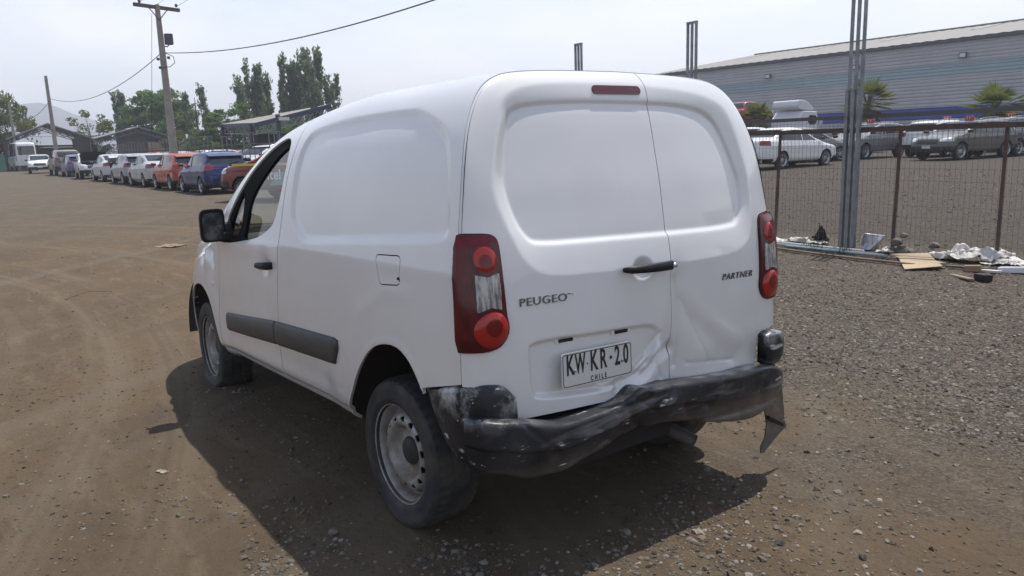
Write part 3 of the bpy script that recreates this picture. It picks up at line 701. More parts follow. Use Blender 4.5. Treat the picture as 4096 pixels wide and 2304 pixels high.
# torn bracket hanging under the right end
m = MB()
def sheet(poly, xf, th):
    n = len(poly); v = [(xf(*q), q[0]*1.0, q[1]) for q in poly] + [(xf(*q)+th, q[0], q[1]) for q in poly]
    return v, [list(range(n)), [n+i for i in range(n)][::-1]] + [[i, n+i, n+(i+1) % n, (i+1) % n] for i in range(n)]
v, f = sheet([(-.79,.50),(-.90,.47),(-.945,.36),(-.945,.19),(-.955,.155),(-.90,.135),(-.83,.105),(-.76,.072),(-.735,.075),(-.742,.11),(-.775,.135),(-.80,.20),(-.79,.30),(-.78,.36)], lambda y, z: -.60-.12*(.5-z), .006); m.add(v, f)
o = m.build('torn_bracket', PLAST, van); 
MB().bar((-.64,-.80,.235),(-.635,-.93,.165),.014,.016).build('bracket_strut', TRIM, van)
# exhaust, axle, underbody
m = MB(); m.tube([(.25,-.16,.25),(-.1,-.19,.26),(-.35,-.20,.30),(-.52,-.23,.29),(-.64,-.262,.255)], .030, 14, cap=False); m.tube([(-.64,-.262,.255),(-.52,-.23,.29)], .026, 14, cap=False)
m.build('exhaust_pipe', mat('exhaust_steel', (.13, .12, .11), .6, metal=.4), van, True)
MB().tube([(0,.70,.29),(0,-.70,.27)], .045, 10).build('rear_axle', DARK, van, True)
m = MB(); m.box((1.35,0,.46), (3.0,1.30,.05)); m.box((-.28,0,.52), (.66,1.30,.05)); m.box((-.38,.1,.40), (.40,.55,.20)); m.build('underbody', DARK, van)
for sg in (1, -1):
    for cx in (0.0, 2.69):
        m = MB()
        n = 20; V = []; R_ = .50 if cx < 1 else .44
        for k in range(n+1):
            a = (2.5 if cx < 1 else math.pi)*k/n
            for y in (.845, .52): V.append((cx + R_*math.cos(a)*.98, sg*y, .31 + R_*math.sin(a)))
        m.add(V, [[2*k, 2*k+1, 2*k+3, 2*k+2] for k in range(n)])
        m.add([(cx + R_*math.cos((2.5 if cx < 1 else math.pi)*k/n)*.98, sg*.52, .31 + R_*math.sin((2.5 if cx < 1 else math.pi)*k/n)) for k in range(n+1)], [list(range(n+1))])
        m.build('wheel_arch_liner', mat('arch_liner', (.055, .045, .036), .9), van, False)
# front bumper lower corner in black plastic
m = MB(); Pb = van_body_grid(200); Xb, Zb = Pb[..., 0], Pb[..., 2]
sF = np.maximum.reduce([3.02-Xb, Zb-(.60-.0*Xb), -sdf_poly(Xb, Zb, rpoly(ARCH_F))])
panel('front_bumper', Pb, np.where(Pb[..., 1] > -.0, sF, 9), PLAST, van, lip=.03, off=.006); panel('front_bumper', Pb, np.where(Pb[..., 1] < .0, sF, 9), PLAST, van, lip=.03, off=.006)

# ---- wheels
def make_wheel(sg, loc, flat, R=.317, front=False):
    w = bpy.data.objects.new('wheel', None); COL.objects.link(w); w.parent = van; w.location = loc; w.empty_display_size = .2
    prof = [(.200,-.075),(.210,-.092),(.235,-.104),(.270,-.105),(.298,-.098),(.311,-.080),(.316,-.05),(.317,0),(.316,.05),(.311,.080),(.298,.098),(.270,.105),(.235,.104),(.210,.092),(.200,.075)]
    pr = np.array(prof); kk = np.linspace(0, 1, len(pr)); q = np.linspace(0, 1, 72)
    rr, yy = pchip(q, np.stack([kk, pr[:, 0]], 1)), pchip(q, np.stack([kk, pr[:, 1]], 1))
    yy = yy + np.sign(yy)*(.0022*np.exp(-((rr-.286)/.003)**2) + .0018*np.exp(-((rr-.236)/.003)**2) - .0015*np.exp(-((rr-.262)/.008)**2))*(np.abs(yy) > .09)
    n = 180; th = 2*np.pi*np.arange(n)/n
    X = rr[None]*np.cos(th)[:, None]; Z = rr[None]*np.sin(th)[:, None]; Y = np.repeat(yy[None], n, 0)
    # tread: grooves and blocks
    tread = (rr > .3085)[None]
    g = np.zeros((n, 72)); g += .005*np.exp(-((np.abs(yy)-.028)/.006)**2)[None]
    blk = .0075*((np.arange(n) % 4) == 0)[:, None]*(np.abs(yy) > .046)[None]
    dr = (g + blk)*tread
    X -= dr*np.cos(th)[:, None]; Z -= dr*np.sin(th)[:, None]
    # flat: squash on the ground, sidewall bulges
    zf = -flat
    sq = np.clip(zf - Z, 0, None)
    bul = sstep(.10, -.02, Z - zf)*sstep(.19, .25, np.hypot(X, Z))*sstep(0, .04, R-flat)
    Y = Y + np.sign(Y)*((.034 if flat < .27 else .018)*bul*(1+.2*np.sin(th*3)[:, None]) + .15*sq)
    Y = Y + np.sign(Y)*.004*np.sin(th*7)[:, None]*bul
    X = X*(1+.025*bul)
    Z = np.maximum(Z, zf + .004*np.sin(X*40))
    V = np.stack([X, Y, Z], -1).reshape(-1, 3)
    F = [[i*72+j, ((i+1) % n)*72+j, ((i+1) % n)*72+j+1, i*72+j+1] for i in range(n) for j in range(71)]
    fix_normals(mesh('tyre', V, F, RUB, w))
    # steel rim with vent slots
    pr = [(.206,.094),(.210,.086),(.198,.076),(.190,.055),(.186,.035),(.178,.030),(.168,.046),(.157,.066),(.145,.074),(.130,.074),(.117,.066),(.106,.050),(.098,.036),(.090,.030),(.075,.030),(.060,.036),(.045,.036)]
    pr = np.array(pr); kk = np.linspace(0, 1, len(pr)); q = np.linspace(0, 1, 80); r2, y2 = pchip(q, np.stack([kk, pr[:, 0]], 1)), pchip(q, np.stack([kk, pr[:, 1]], 1))
    n = 192; th = 2*np.pi*np.arange(n+1)/n
    P = np.stack([r2[None]*np.cos(th)[:, None], np.repeat((y2*sg)[None], n+1, 0), r2[None]*np.sin(th)[:, None]], -1)
    S = np.full((n+1, 80), -1.0); holes = 14
    for k in range(holes):
        a = 2*math.pi*(k+.5)/holes
        da = (th - a + math.pi) % (2*math.pi) - math.pi
        s = np.hypot(da[:, None]*.146/.0165, (r2[None]-.146)/.0125)
        S = np.maximum(S, (1-s)*.0125)
    V, NN, F = clip_grid(P, S); V, F = add_lip(V, NN, F, -.006*sg)
    fix_normals(mesh('rim', V, F, RIM, w))
    MB().lathe([(.187, -.02*sg), (.10, -.03*sg), (0, -.03*sg)], 24, 1).build('brake_drum', DARK, w)
    MB().lathe([(0, .058*sg), (.034, .057*sg), (.052, .052*sg), (.060, .042*sg), (.062, .022*sg)], 28, 1).build('hub_cap', RUB, w, True)
    return w
make_wheel(1, (0, .735, .30), .294)
wf = make_wheel(1, (2.728, .715, .264), .259); wf.rotation_euler = (0, 0, math.radians(-2))
make_wheel(-1, (0, -.735, .268), .315)
make_wheel(-1, (2.728, -.715, .267), .315)

# ---- mirror
def mirror(sg):
    V = []; n = 22
    # housing: rounded box shell, its glass side facing back
    W2, H2 = .070, .098
    mk = bpy.data.objects.new('door_mirror', None); COL.objects.link(mk); mk.parent = van; mk.location = (1.935, sg*.945, 1.160); mk.rotation_euler = (0, 0, sg*math.radians(-8))
    rings = [(-.02, .86, .86), (-.024, .98, .98), (-.012, 1.0, 1.0), (.02, .99, .98), (.055, .90, .90), (.085, .70, .72), (.10, .42, .45), (.105, .05, .05)]
    V = []
    for x, a, b in rings:
        for k in range(32):
            t = 2*math.pi*k/32; c, s = math.cos(t), math.sin(t); e = .42
            V.append((x, W2*a*math.copysign(abs(c)**e, c), H2*b*math.copysign(abs(s)**e, s) - .006*c*sg))
    F = [[i*32+k, i*32+(k+1) % 32, (i+1)*32+(k+1) % 32, (i+1)*32+k] for i in range(len(rings)-1) for k in range(32)] + [[(len(rings)-1)*32+k for k in range(32)]]
    F += [list(range(32))]
    fix_normals(mesh('housing', V, F, TRIM, mk))
    V = []
    for k in range(32):
        t = 2*math.pi*k/32; c, s = math.cos(t), math.sin(t); e = .42
        V.append((-.0235, W2*.80*math.copysign(abs(c)**e, c), H2*.80*math.copysign(abs(s)**e, s) - .004))
    mm = mat('dusty_mirror', (.05, .055, .06), .22, metal=.6); noise_mix(mm, (.035, .04, .045), (.14, .15, .16), scale=14, lo=.45, hi=.75, rough=(.12, .5))
    mesh('mirror_glass', V, [list(range(32))[::-1]], mm, mk, False)
    m = MB(); m.prism(chaikin([(-.02,-.10),(.07,-.10),(.075,-.02),(.02,.02),(-.02,.0)], 1), 1, -.035*sg, -.105*sg); m.prism(chaikin([(-.03,-.105),(.08,-.105),(.10,-.06),(.08,-.03),(-.03,-.03)], 1), 1, -.055*sg, -.110*sg)
    fix_normals(m.build('mirror_arm', TRIM, mk))
mirror(1); mirror(-1)

# ---- cab interior
m = MB(); m.prism(chaikin([(2.02,.60),(2.02,.98),(2.06,1.06),(2.16,1.075),(2.40,1.06),(2.55,1.03),(2.60,.60)], 2), 1, -.76, .76); fix_normals(m.build('dashboard', GREYPL, van, True))
m = MB(); m.lathe([(.062,.0),(.066,-.012),(.055,-.016),(.05,.01),(.0,.012)], 24, 0, (2.035,.60,1.00)); m.build('dash_vent', TRIM, van, True)
m = MB(); m.box((2.03,.715,.99), (.03,.022,.10)); m.build('dash_vent', TRIM, van)
m = MB(); th = np.linspace(0, 2*math.pi, 41); m.tube([(1.78+.10*math.sin(t)*.5-.0, .36+.185*math.cos(t), .93+.165*math.sin(t)) for t in th], .014, 8, cap=False); m.tube([(1.80,.36,.93),(2.05,.36,.85)], .03, 8); m.bar((1.79,.19,.93),(1.79,.53,.93),.05,.02); m.build('steering_wheel', TRIM, van, True)
for y in (.38, -.38):
    m = MB(); m.prism(chaikin([(1.20,.55),(1.75,.58),(1.78,.70),(1.30,.68)], 1), 1, y-.24, y+.24); m.prism(chaikin([(1.13,.60),(1.30,.62),(1.14,1.16),(1.02,1.17)], 1), 1, y-.23, y+.23); m.prism(chaikin([(1.04,1.20),(1.12,1.20),(1.08,1.36),(1.00,1.36)], 1), 1, y-.13, y+.13); fix_normals(m.build('seat', SEAT, van, True))
m = MB(); m.box((.93,0,1.07), (.02,1.40,1.1)); m.box((1.6,0,.50), (1.4,1.5,.02)); m.build('bulkhead', mat('cab_grey', (.06, .06, .06), .8), van)
# ================================================================ parked vehicles
UPT = [(0,.955),(.12,.94),(.5,.885),(.78,.83),(.89,.785),(.955,.70),(.988,.5),(1,0)]
LOT = [(0,.86),(.05,.93),(.2,.985),(.5,1.0),(.75,.995),(.93,.975),(1.0,.955)]
CGLASS = mat('car_glass', (.018, .022, .024), .04, coat=0, spec=.9); CBLACK = mat('car_black_plastic', (.018, .018, .019), .55)
CCHROME = mat('car_chrome', (.55, .55, .56), .2, metal=1.0); CHEAD = mat('car_headlamp', (.50, .51, .52), .12, coat=1); CTAIL = mat('car_tail_lamp', (.20, .008, .010), .15, coat=.8)
CPLATE = mat('car_plate', (.55, .55, .53), .4); CTYRE = mat('car_tyre', (.02, .02, .021), .8); CRIM = mat('car_alloy', (.42, .42, .43), .35, metal=.7); CENG = mat('engine_grime', (.03, .029, .027), .7)
def car_paint(col, dust=.35, metal=.25):
    k = 'car_paint_%02d%02d%02d' % tuple(int(c*99) for c in col)
    if k in MATS: return MATS[k]
    m = mat(k, col, .40, metal=0, coat=.5, crough=.05, spec=.35)
    p = noise_mix(m, col, tuple(c*(1-dust) + d*dust for c, d in zip(col, (.30, .26, .21))), scale=1.8, lo=.3, hi=.8, rough=(.3, .6))
    return m
# toplines (front to rear) for a car of length 4, as (x,z)
TOPS = {
 'hatch': [(1.98,.28),(2.0,.46),(1.97,.62),(1.86,.74),(1.55,.84),(1.02,.94),(.62,1.14),(.22,1.37),(-.05,1.445),(-.6,1.47),(-1.2,1.445),(-1.55,1.385),(-1.68,1.30),(-1.84,1.02),(-1.90,.92),(-1.96,.72),(-2.0,.52),(-1.96,.30)],
 'sedan': [(1.98,.26),(2.0,.44),(1.97,.60),(1.86,.71),(1.5,.80),(.95,.92),(.55,1.12),(.20,1.32),(-.05,1.40),(-.45,1.435),(-.85,1.39),(-1.20,1.22),(-1.42,1.08),(-1.55,1.05),(-1.86,1.03),(-1.94,.95),(-1.98,.70),(-2.0,.50),(-1.95,.28)],
 'suv':   [(1.97,.34),(2.0,.56),(1.97,.76),(1.86,.90),(1.5,.99),(1.0,1.07),(.66,1.27),(.30,1.49),(.05,1.565),(-.5,1.595),(-1.2,1.57),(-1.62,1.51),(-1.74,1.40),(-1.88,1.10),(-1.93,.98),(-1.97,.78),(-2.0,.56),(-1.95,.36)],
 'pickup':[(1.97,.42),(2.0,.62),(1.97,.84),(1.88,1.02),(1.55,1.10),(1.05,1.18),(.78,1.36),(.50,1.58),(.30,1.66),(-.2,1.70),(-.60,1.66),(-.78,1.45),(-.86,1.22),(-.90,1.14),(-1.4,1.13),(-1.90,1.12),(-1.97,1.08),(-1.99,.85),(-2.0,.58),(-1.95,.44)],
 'bus':   [(1.97,.35),(2.0,.70),(1.97,1.15),(1.80,1.40),(1.55,1.95),(1.42,2.35),(1.25,2.55),(.5,2.62),(-1.0,2.62),(-1.75,2.60),(-1.90,2.52),(-1.955,2.2),(-1.98,1.5),(-2.0,.9),(-1.97,.38)],
}
SIDEWIN = {'hatch': (1.0,-1.45,-.12), 'sedan': (.92,-1.22,-.10), 'suv': (1.0,-1.62,-.10), 'pickup': (1.02,-.66,.22), 'bus': (1.5,-1.85,.9)}
BELT = {'hatch': (.90,.97), 'sedan': (.88,.96), 'suv': (1.02,1.08), 'pickup': (1.12,1.12), 'bus': (1.30,1.32)}
_WHEELS = {}
def car_wheel_meshes(R, style):
    k = (round(R, 3), style)
    if k in _WHEELS: return _WHEELS[k]
    m = MB(); m.lathe([(R*.64,-.085),(R*.70,-.10),(R*.90,-.105),(R*.985,-.085),(R,-.05),(R,.05),(R*.985,.085),(R*.90,.105),(R*.70,.10),(R*.64,.085)], 36, 1); ty = m.build('tyre', CTYRE, None, True)
    n = 120; th = 2*np.pi*np.arange(n+1)/n; rr = np.concatenate([[R*.67, R*.655, R*.63], np.linspace(R*.60, R*.06, 18), [0.001]]); yy = np.concatenate([[.095, .10, .085], .05+.025*(1-np.linspace(1, 0, 18)), [.075]])
    P = np.stack([rr[None]*np.cos(th)[:, None], np.repeat(yy[None], n+1, 0), rr[None]*np.sin(th)[:, None]], -1)
    ns = style; a = (th*ns/(2*np.pi)) % 1.0; da = np.abs(a-.5)[:, None]*2*np.pi/ns*rr[None]
    hole = np.maximum(da - (np.pi/ns*rr[None] - .022), np.maximum(R*.22-rr[None], rr[None]-R*.575))
    V, NN, F = clip_grid(P, -hole); V, F = add_lip(V, NN, F, .02)
    ri = fix_normals(mesh('rim', V, F, CRIM, None)); 
    MB_ = MB(); MB_.lathe([(R*.62, .02), (.0, .02)], 24, 1); br = MB_.build('brake', CBLACK, None)
    out = (ty.data, ri.data, br.data)
    for o in (ty, ri, br): bpy.data.objects.remove(o)
    _WHEELS[k] = out; return out
def make_car(name, label, cat, typ, L, Wd, H, col, loc, heading, R=.31, style=7, group=None, dust=.35, wb=None, tail=(.0, .0), detail=True, hood_up=False, boot_up=False, rails=False, tint=None, seams=True, sign=None, dents=0, seed=0, tailpos=None):
    root = thing(name, label, cat, loc, heading, group)
    k = L/4.0; ref = {'hatch': 1.47, 'sedan': 1.435, 'suv': 1.595, 'pickup': 1.70, 'bus': 2.62}[typ]; kz = H/ref
    T = np.array(TOPS[typ])*[k, kz]
    # arc-length stations along the topline
    for _ in range(2): T = chaikin(T, 1, closed=False)
    s = np.concatenate([[0], np.cumsum(np.hypot(*np.diff(T, axis=0).T))])
    n = 130; t = np.linspace(0, s[-1], n); xs = np.interp(t, s, T[:, 0]); zt = np.interp(t, s, T[:, 1])
    tt = np.abs(xs)/(L/2); w = Wd/2*(1 - .05*tt**4 - .20*sstep(.84, 1.0, tt)**1.6)
    b0, b1 = np.array(BELT[typ])*kz; zb = np.interp(xs, [-L/2, L/2], [b1, b0])
    z0 = (.24 if typ in ('hatch', 'sedan') else .32 if typ != 'pickup' else .40)*kz + .05*sstep(.7, 1.0, tt)
    zbe = np.minimum(zb, zt-.07); zbe = np.maximum(zbe, z0*.0 + np.minimum(z0+.01, zt-.03))
    z0 = np.minimum(z0, zbe-.005)
    nl, nu = 22, 26; ql = np.linspace(0, 1, nl); qq = np.linspace(0, 1, 300); yu = pchip(qq, UPT); ss = np.concatenate([[0], np.cumsum(np.hypot(np.diff(yu)*Wd/2, np.diff(qq)*.55))])
    qu = np.interp(np.linspace(0, ss[-1], nu+1)[1:], ss, qq)
    if typ == 'bus': UP = [(0,.955),(.5,.93),(.85,.90),(.93,.84),(.975,.72),(.995,.45),(1,0)]
    else: UP = UPT
    Yl = pchip(ql, LOT)[None]*w[:, None]; Zl = z0[:, None] + (zbe-z0)[:, None]*ql[None]
    tap = 1 - (.0 if typ == 'bus' else .11)*sstep(-.15*L, -.48*L, xs) - (.0 if typ == 'bus' else .05)*sstep(.10*L, .28*L, xs)
    Yu = pchip(qu, UP)[None]*w[:, None]*(1-(1-tap)[:, None]*sstep(0, .6, qu)[None]); Yu[:, -1] = 0; Zu = zbe[:, None] + (zt-zbe)[:, None]*qu[None]
    # a flat top keeps its width on bonnet, boot and tailgate
    flat = sstep(.25, .08, zt-zbe)[:, None]; Yf = pchip(qu, [(0,.955),(.35,.93),(.7,.86),(.9,.70),(.97,.5),(1,0)])[None]*w[:, None]; Yu = Yu*(1-flat) + Yf*flat; Yu[:, -1] = 0
    Y = np.concatenate([Yl, Yu], 1); Z = np.concatenate([Zl, Zu], 1); Y = np.concatenate([Y, -Y[:, -2::-1]], 1); Z = np.concatenate([Z, Z[:, -2::-1]], 1)
    X = np.repeat(xs[:, None], Y.shape[1], 1); P = np.stack([X, Y, Z], -1)
    N = grid_normals(P)
    mid = N[n//2, 5]
    if mid[1] < 0: N = -N; flip = True
    else: flip = False
    # rub in a shoulder line and a lower hollow
    sidem = (np.abs(Y) > .40*Wd)
    hh = .012*np.exp(-((Z-(zb[:, None]-.16*kz))/.035)**2)*(np.abs(X) < L*.44) - .012*np.exp(-((Z-.50*kz)/.08)**2)*(np.abs(X) < L*.30)
    P = P + N*(hh*sidem)[..., None]
    rng = np.random.RandomState(seed+3)
    for _ in range(dents):
        c = P[rng.randint(n), rng.randint(8, 18)]; sg = rng.uniform(.08, .2)
        P = P - N*(rng.uniform(.01, .035)*np.exp(-(((P-c)**2).sum(2)/sg**2)))[..., None]
    X, Y, Z = P[..., 0], P[..., 1], P[..., 2]
    wb = wb or .63*L; xf = wb/2 + .03*L*.5 - (.02 if typ != 'bus' else -.1); xr = xf - wb
    arch = np.minimum(np.hypot(X-xf, Z-R*.98), np.hypot(X-xr, Z-R*.98)) - R*1.17
    arch = np.where(np.abs(Y) > .5*Wd*.6, arch, 9)
    topz = np.repeat(zt[:, None], Y.shape[1], 1)
    topx = np.interp(X, xs[::-1], zt[::-1])
    xa, xc, xb = np.array(SIDEWIN[typ])*k; belt = np.repeat(zb[:, None], Y.shape[1], 1)
    # side windows
    sw = np.maximum.reduce([belt+.035-Z, Z-(topx-.10*kz), X-xa, xc-X + .35*(Z-belt)*(typ in ('hatch', 'suv', 'sedan')), np.where(np.abs(Y) > .27*Wd, -1, 1)])
    cuts = [xb] + ([xc+.55*k] if typ == 'bus' else [])
    pil = np.min([np.abs(X-c) for c in cuts], axis=0); swp = np.maximum(sw, .032-pil)
    # screens
    iro = int(np.argmax(zt)); xtop = xs[iro]; roofz = zt[iro]
    cowl = np.interp((1.0 if typ != 'bus' else 1.78)*k, xs[:iro+1][::-1], zt[:iro+1][::-1])
    front = np.maximum.reduce([cowl+.05-Z, Z-(roofz-.075*kz), np.abs(Y)-.735*np.repeat(w[:, None], Y.shape[1], 1)*(1.02 if typ != 'bus' else 1.1), .0-X+.10*k])
    inner = (qu_mask := np.concatenate([np.zeros(nl, bool), qu > .60, (qu > .60)[-2::-1], np.zeros(nl, bool)]))[None] & np.ones_like(Z, bool)
    front = np.where(inner, front, 9)
    rz0, rz1, rxm = {'hatch': (1.02,1.37,-1.3), 'sedan': (1.10,1.36,-.7), 'suv': (1.12,1.48,-1.4), 'pickup': (1.24,1.58,-.4), 'bus': (1.45,2.25,-1.6)}[typ]
    rear = np.maximum.reduce([rz0*kz-Z, Z-rz1*kz, np.abs(Y)-.70*Wd/2, X-rxm*k]); 
    if typ == 'sedan': rear = np.maximum(rear, -1.52*k-X)
    if typ == 'pickup': rear = np.maximum(rear, -.95*k-X)
    rear = np.where(inner, rear, 9)
    S = np.maximum.reduce([-arch, -swp, -front, -rear])
    if seams:
        for xd in (xa-.05*k, xb, xc+.12*k):
            S = np.maximum(S, np.where((np.abs(Y) > .4*Wd) & (Z > .38*kz) & (Z < belt+.03), .007-np.abs(X-xd), -1))
    paint = car_paint(col, dust) if not isinstance(col, bpy.types.Material) else col
    hood = None
    if hood_up: hood = np.maximum.reduce([.98*k-X, X-1.90*k, np.abs(Y)-.80*Wd/2, np.where(inner, -1, 9)]); S = np.maximum(S, -hood)
    boot = None
    if boot_up: boot = np.maximum.reduce([X+1.48*k, -X-2.1*k, np.abs(Y)-.62*Wd/2, .72*kz-Z]); boot = np.where(inner, boot, 9); S = np.maximum(S, -boot)
    tz0, tz1 = {'hatch': (.84,1.02), 'sedan': (.82,.98), 'suv': (.92,1.10), 'pickup': (.80,1.10), 'bus': (.95,1.35)}[typ]
    ty0 = {'hatch': .62, 'sedan': .58, 'suv': .60, 'pickup': .84, 'bus': .84}[typ]*Wd/2
    tl = np.maximum.reduce([ty0-np.abs(Y), tz0*kz-Z-(np.abs(Y)-ty0)*.05, Z-tz1*kz, X+L/2-.30])
    hz0, hz1 = {'hatch': (.62,.75), 'sedan': (.59,.71), 'suv': (.76,.89), 'pickup': (.84,1.0), 'bus': (.85,1.1)}[typ]
    hl = np.maximum.reduce([.56*Wd/2-np.abs(Y), hz0*kz-Z, Z-hz1*kz-(np.abs(Y)-.56*Wd/2)*.10, L/2-.42-X])
    lowz = {'hatch': .40, 'sedan': .36, 'suv': .56, 'pickup': .62, 'bus': .5}[typ]*kz
    lowb = np.maximum.reduce([Z-lowz, L*.40-np.abs(X)])
    grille = np.maximum.reduce([np.abs(Y)-.50*Wd/2, (hz0-.10)*kz-Z, Z-(hz1-.02)*kz, L/2-.30-X])
    def pan(nm, S_, m_, parent, lip, off):
        V, NN, F = clip_grid(P + N*off, S_, N)
        if len(F) == 0: return None
        if flip: F = [f[::-1] for f in F]
        if lip: V, F = add_lip(V, NN, F, lip)
        return mesh(nm, V, F, m_, parent)
    body = pan('body', S, paint, root, .025, 0)
    xsplit = [(swp, 1), (swp, -1)]
    for sgn in (1, -1):
        for a_, b_ in ((xb, 99), (-99, xb)):
            pan('side_window', np.maximum.reduce([swp-.01, np.where(Y*sgn > 0, -1, 1), a_-X, X-b_]), tint or CGLASS, body, 0, -.014)
    pan('windscreen', front-.01, CGLASS, body, 0, -.014); pan('rear_window', rear-.01, tint or CGLASS, body, 0, -.014)
    for sgn in (1, -1):
        pan('tail_light', np.where(Y*sgn > 0, tl, 9), CTAIL, root, .02, .006)
        pan('headlight', np.where(Y*sgn > 0, hl, 9), CHEAD, root, .02, .006)
    pan('grille', grille, CBLACK, root, .01, .004)
    pan('front_valance', np.where((X > 0), np.maximum(lowb, -arch), 9), CBLACK, root, .01, .005)
    pan('rear_valance', np.where((X < 0), np.maximum(lowb, -arch), 9), CBLACK, root, .01, .005)
    MB().box((0, 0, (.30 if typ in ('hatch', 'sedan') else .42)), (L*.86, Wd*.62, .16)).build('underbody', CBLACK, root)
    MB().box((-L/2-.006, 0, {'hatch': .55, 'sedan': .80, 'suv': .80, 'pickup': .62, 'bus': .6}[typ]*kz), (.016, .36, .12)).build('number_plate', CPLATE, root)
    MB().box((L/2+.006, 0, (.46 if typ in ('hatch', 'sedan') else .55)*kz), (.016, .36, .12)).build('number_plate', CPLATE, root)
    for sgn in (1, -1):
        m = MB(); q = chaikin([(xa-.16, belt[n//2, 0]+.03), (xa-.02, belt[n//2, 0]+.03), (xa-.0, belt[n//2, 0]+.14), (xa-.15, belt[n//2, 0]+.15)], 1); m.prism(q, 1, sgn*Wd*.475, sgn*(Wd*.475+.19)); bevel_mod(fix_normals(m.build('door_mirror', CBLACK, root, True)), .02)
        for xh in ((xb-.02*k, xc+.30*k) if typ != 'bus' else (xb,)):
            MB().box((xh+.10, sgn*(Wd*.497+.004), belt[n//2, 0]-.14*kz), (.18, .025, .028)).build('door_handle', paint if seams else CBLACK, root)
    ty, ri, br = car_wheel_meshes(R, style)
    for sgn in (1, -1):
        for xx in (xf, xr):
            wo = bpy.data.objects.new('wheel', None); COL.objects.link(wo); wo.parent = root; wo.location = (xx, sgn*(Wd/2-.125), R); wo.rotation_euler = (0, (seed*1.7+xx) % 1.0, 0 if sgn > 0 else math.pi); wo.empty_display_size = .1
            for me in (ty, ri, br): link(me.name.split('.')[0], me, wo)
            n2 = 14; V = [(xx + R*1.18*math.cos(math.pi*q/n2), sgn*y, R*.98 + R*1.18*math.sin(math.pi*q/n2)) for q in range(n2+1) for y in (Wd*.47, Wd*.25)]
            mesh('arch_liner', V, [[2*q, 2*q+1, 2*q+3, 2*q+2] for q in range(n2)], CBLACK, root, False)
    if hood_up:
        MB().box((1.42*k, 0, .66*kz), (.80*k, Wd*.74, .18)).build('engine', CENG, root)
        V, NN, F = clip_grid(P, hood, N); piv = np.array([1.0*k, 0, .95*kz]); a = math.radians(52); V = V-piv; c_, s_ = math.cos(a), math.sin(a)
        V = np.stack([V[:, 0]*c_ - V[:, 2]*s_, V[:, 1], V[:, 0]*s_ + V[:, 2]*c_], 1) + piv
        o = mesh('bonnet', V, F, mat('bonnet_underside', (.035, .034, .033), .8), root)
    if boot_up:
        V, NN, F = clip_grid(P, boot, N); piv = np.array([-1.48*k, 0, 1.05*kz]); a = math.radians(48); V = V-piv; c_, s_ = math.cos(-a), math.sin(-a)
        V = np.stack([V[:, 0]*c_ - V[:, 2]*s_, V[:, 1], V[:, 0]*s_ + V[:, 2]*c_], 1) + piv
        mesh('boot_lid', V, F, paint, root); MB().box((-1.7*k, 0, .55*kz), (.5*k, Wd*.6, .25)).build('boot_floor', CENG, root)
    if typ == 'hatch':
        zr = np.interp(-1.62*k, xs[::-1], zt[::-1]); m = MB(); m.prism([(-1.45*k, zr+.05), (-1.74*k, zr+.0), (-1.76*k, zr-.03), (-1.5*k, zr+.0)], 1, -.58*Wd/2*1.2, .58*Wd/2*1.2); fix_normals(m.build('spoiler', paint, root))
        MB().bar((-1.86*k, -.05, 1.04*kz), (-1.80*k, -.42, 1.12*kz), .02, .02).build('rear_wiper', CBLACK, root)
        MB().lathe([(0, -.012), (.05, -.010), (.055, 0)], 14, 0, (-1.925*k, 0, .90*kz)).build('rear_badge', CCHROME, root, True)
        for yy_ in (.42, -.42): MB().box((-1.925*k, yy_, .885*kz), (.012, .20, .022)).build('rear_lettering', CCHROME, root)
        MB().box((-1.985*k, 0, .66*kz), (.03, Wd*.70, .02)).build('tailgate_edge', CBLACK, root)
    if rails:
        for sgn in (1, -1):
            xx = np.linspace(.15*k, -1.5*k, 14); zz = np.interp(xx, xs[::-1], zt[::-1])
            MB().tube([(a, sgn*Wd*.335, b+.035*math.sin(math.pi*i/13)**.4) for i, (a, b) in enumerate(zip(xx, zz))], .018, 6).build('roof_rail', CCHROME, root, True)
    root['_xb'] = float(xb)
    if '_xb' in root: del root['_xb']
    if sign:
        m = MB(); m.box((sign[0], sign[1], H+.07), (.16, .30, .17)); bevel_mod(m.build('roof_sign', mat('sign_red', (.36, .03, .03), .45), root), .02)
        for q in (-.06, .06): MB().box((sign[0]-.0, sign[1]+q, H+.08), (.17, .025, .10)).build('sign_stroke', CPLATE, root)
    return root
# ================================================================ ground
rng = np.random.RandomState(11)
def vnoise(x, y, seed=0):
    """smooth value noise on numpy arrays"""
    x = np.asarray(x, float); y = np.asarray(y, float)
    xi = np.floor(x).astype(np.int64); yi = np.floor(y).astype(np.int64); fx = x-xi; fy = y-yi
    fx = fx*fx*(3-2*fx); fy = fy*fy*(3-2*fy)
    def h(a, b):
        n = (a*374761393 + b*668265263 + seed*974711) & 0x7fffffff
        n = ((n ^ (n >> 13))*1274126177) & 0x7fffffff
        return ((n ^ (n >> 16)) & 0xffff)/65535.0
    return (h(xi, yi)*(1-fx) + h(xi+1, yi)*fx)*(1-fy) + (h(xi, yi+1)*(1-fx) + h(xi+1, yi+1)*fx)*fy
CX, CY = float(CAM_W[0]), float(CAM_W[1])
def base_h(x, y):
    r = np.hypot(x-CX, y-CY)
    z = .006*np.clip(r-12, 0, 80) + .20*sstep(10, 26, -y)*sstep(45, 25, x)
    w = np.exp(-((x-1.3)/3.3)**2 - (y/2.3)**2)
    zp = -.021 - .0156*x + .047*y
    return z*(1-w) + zp*w
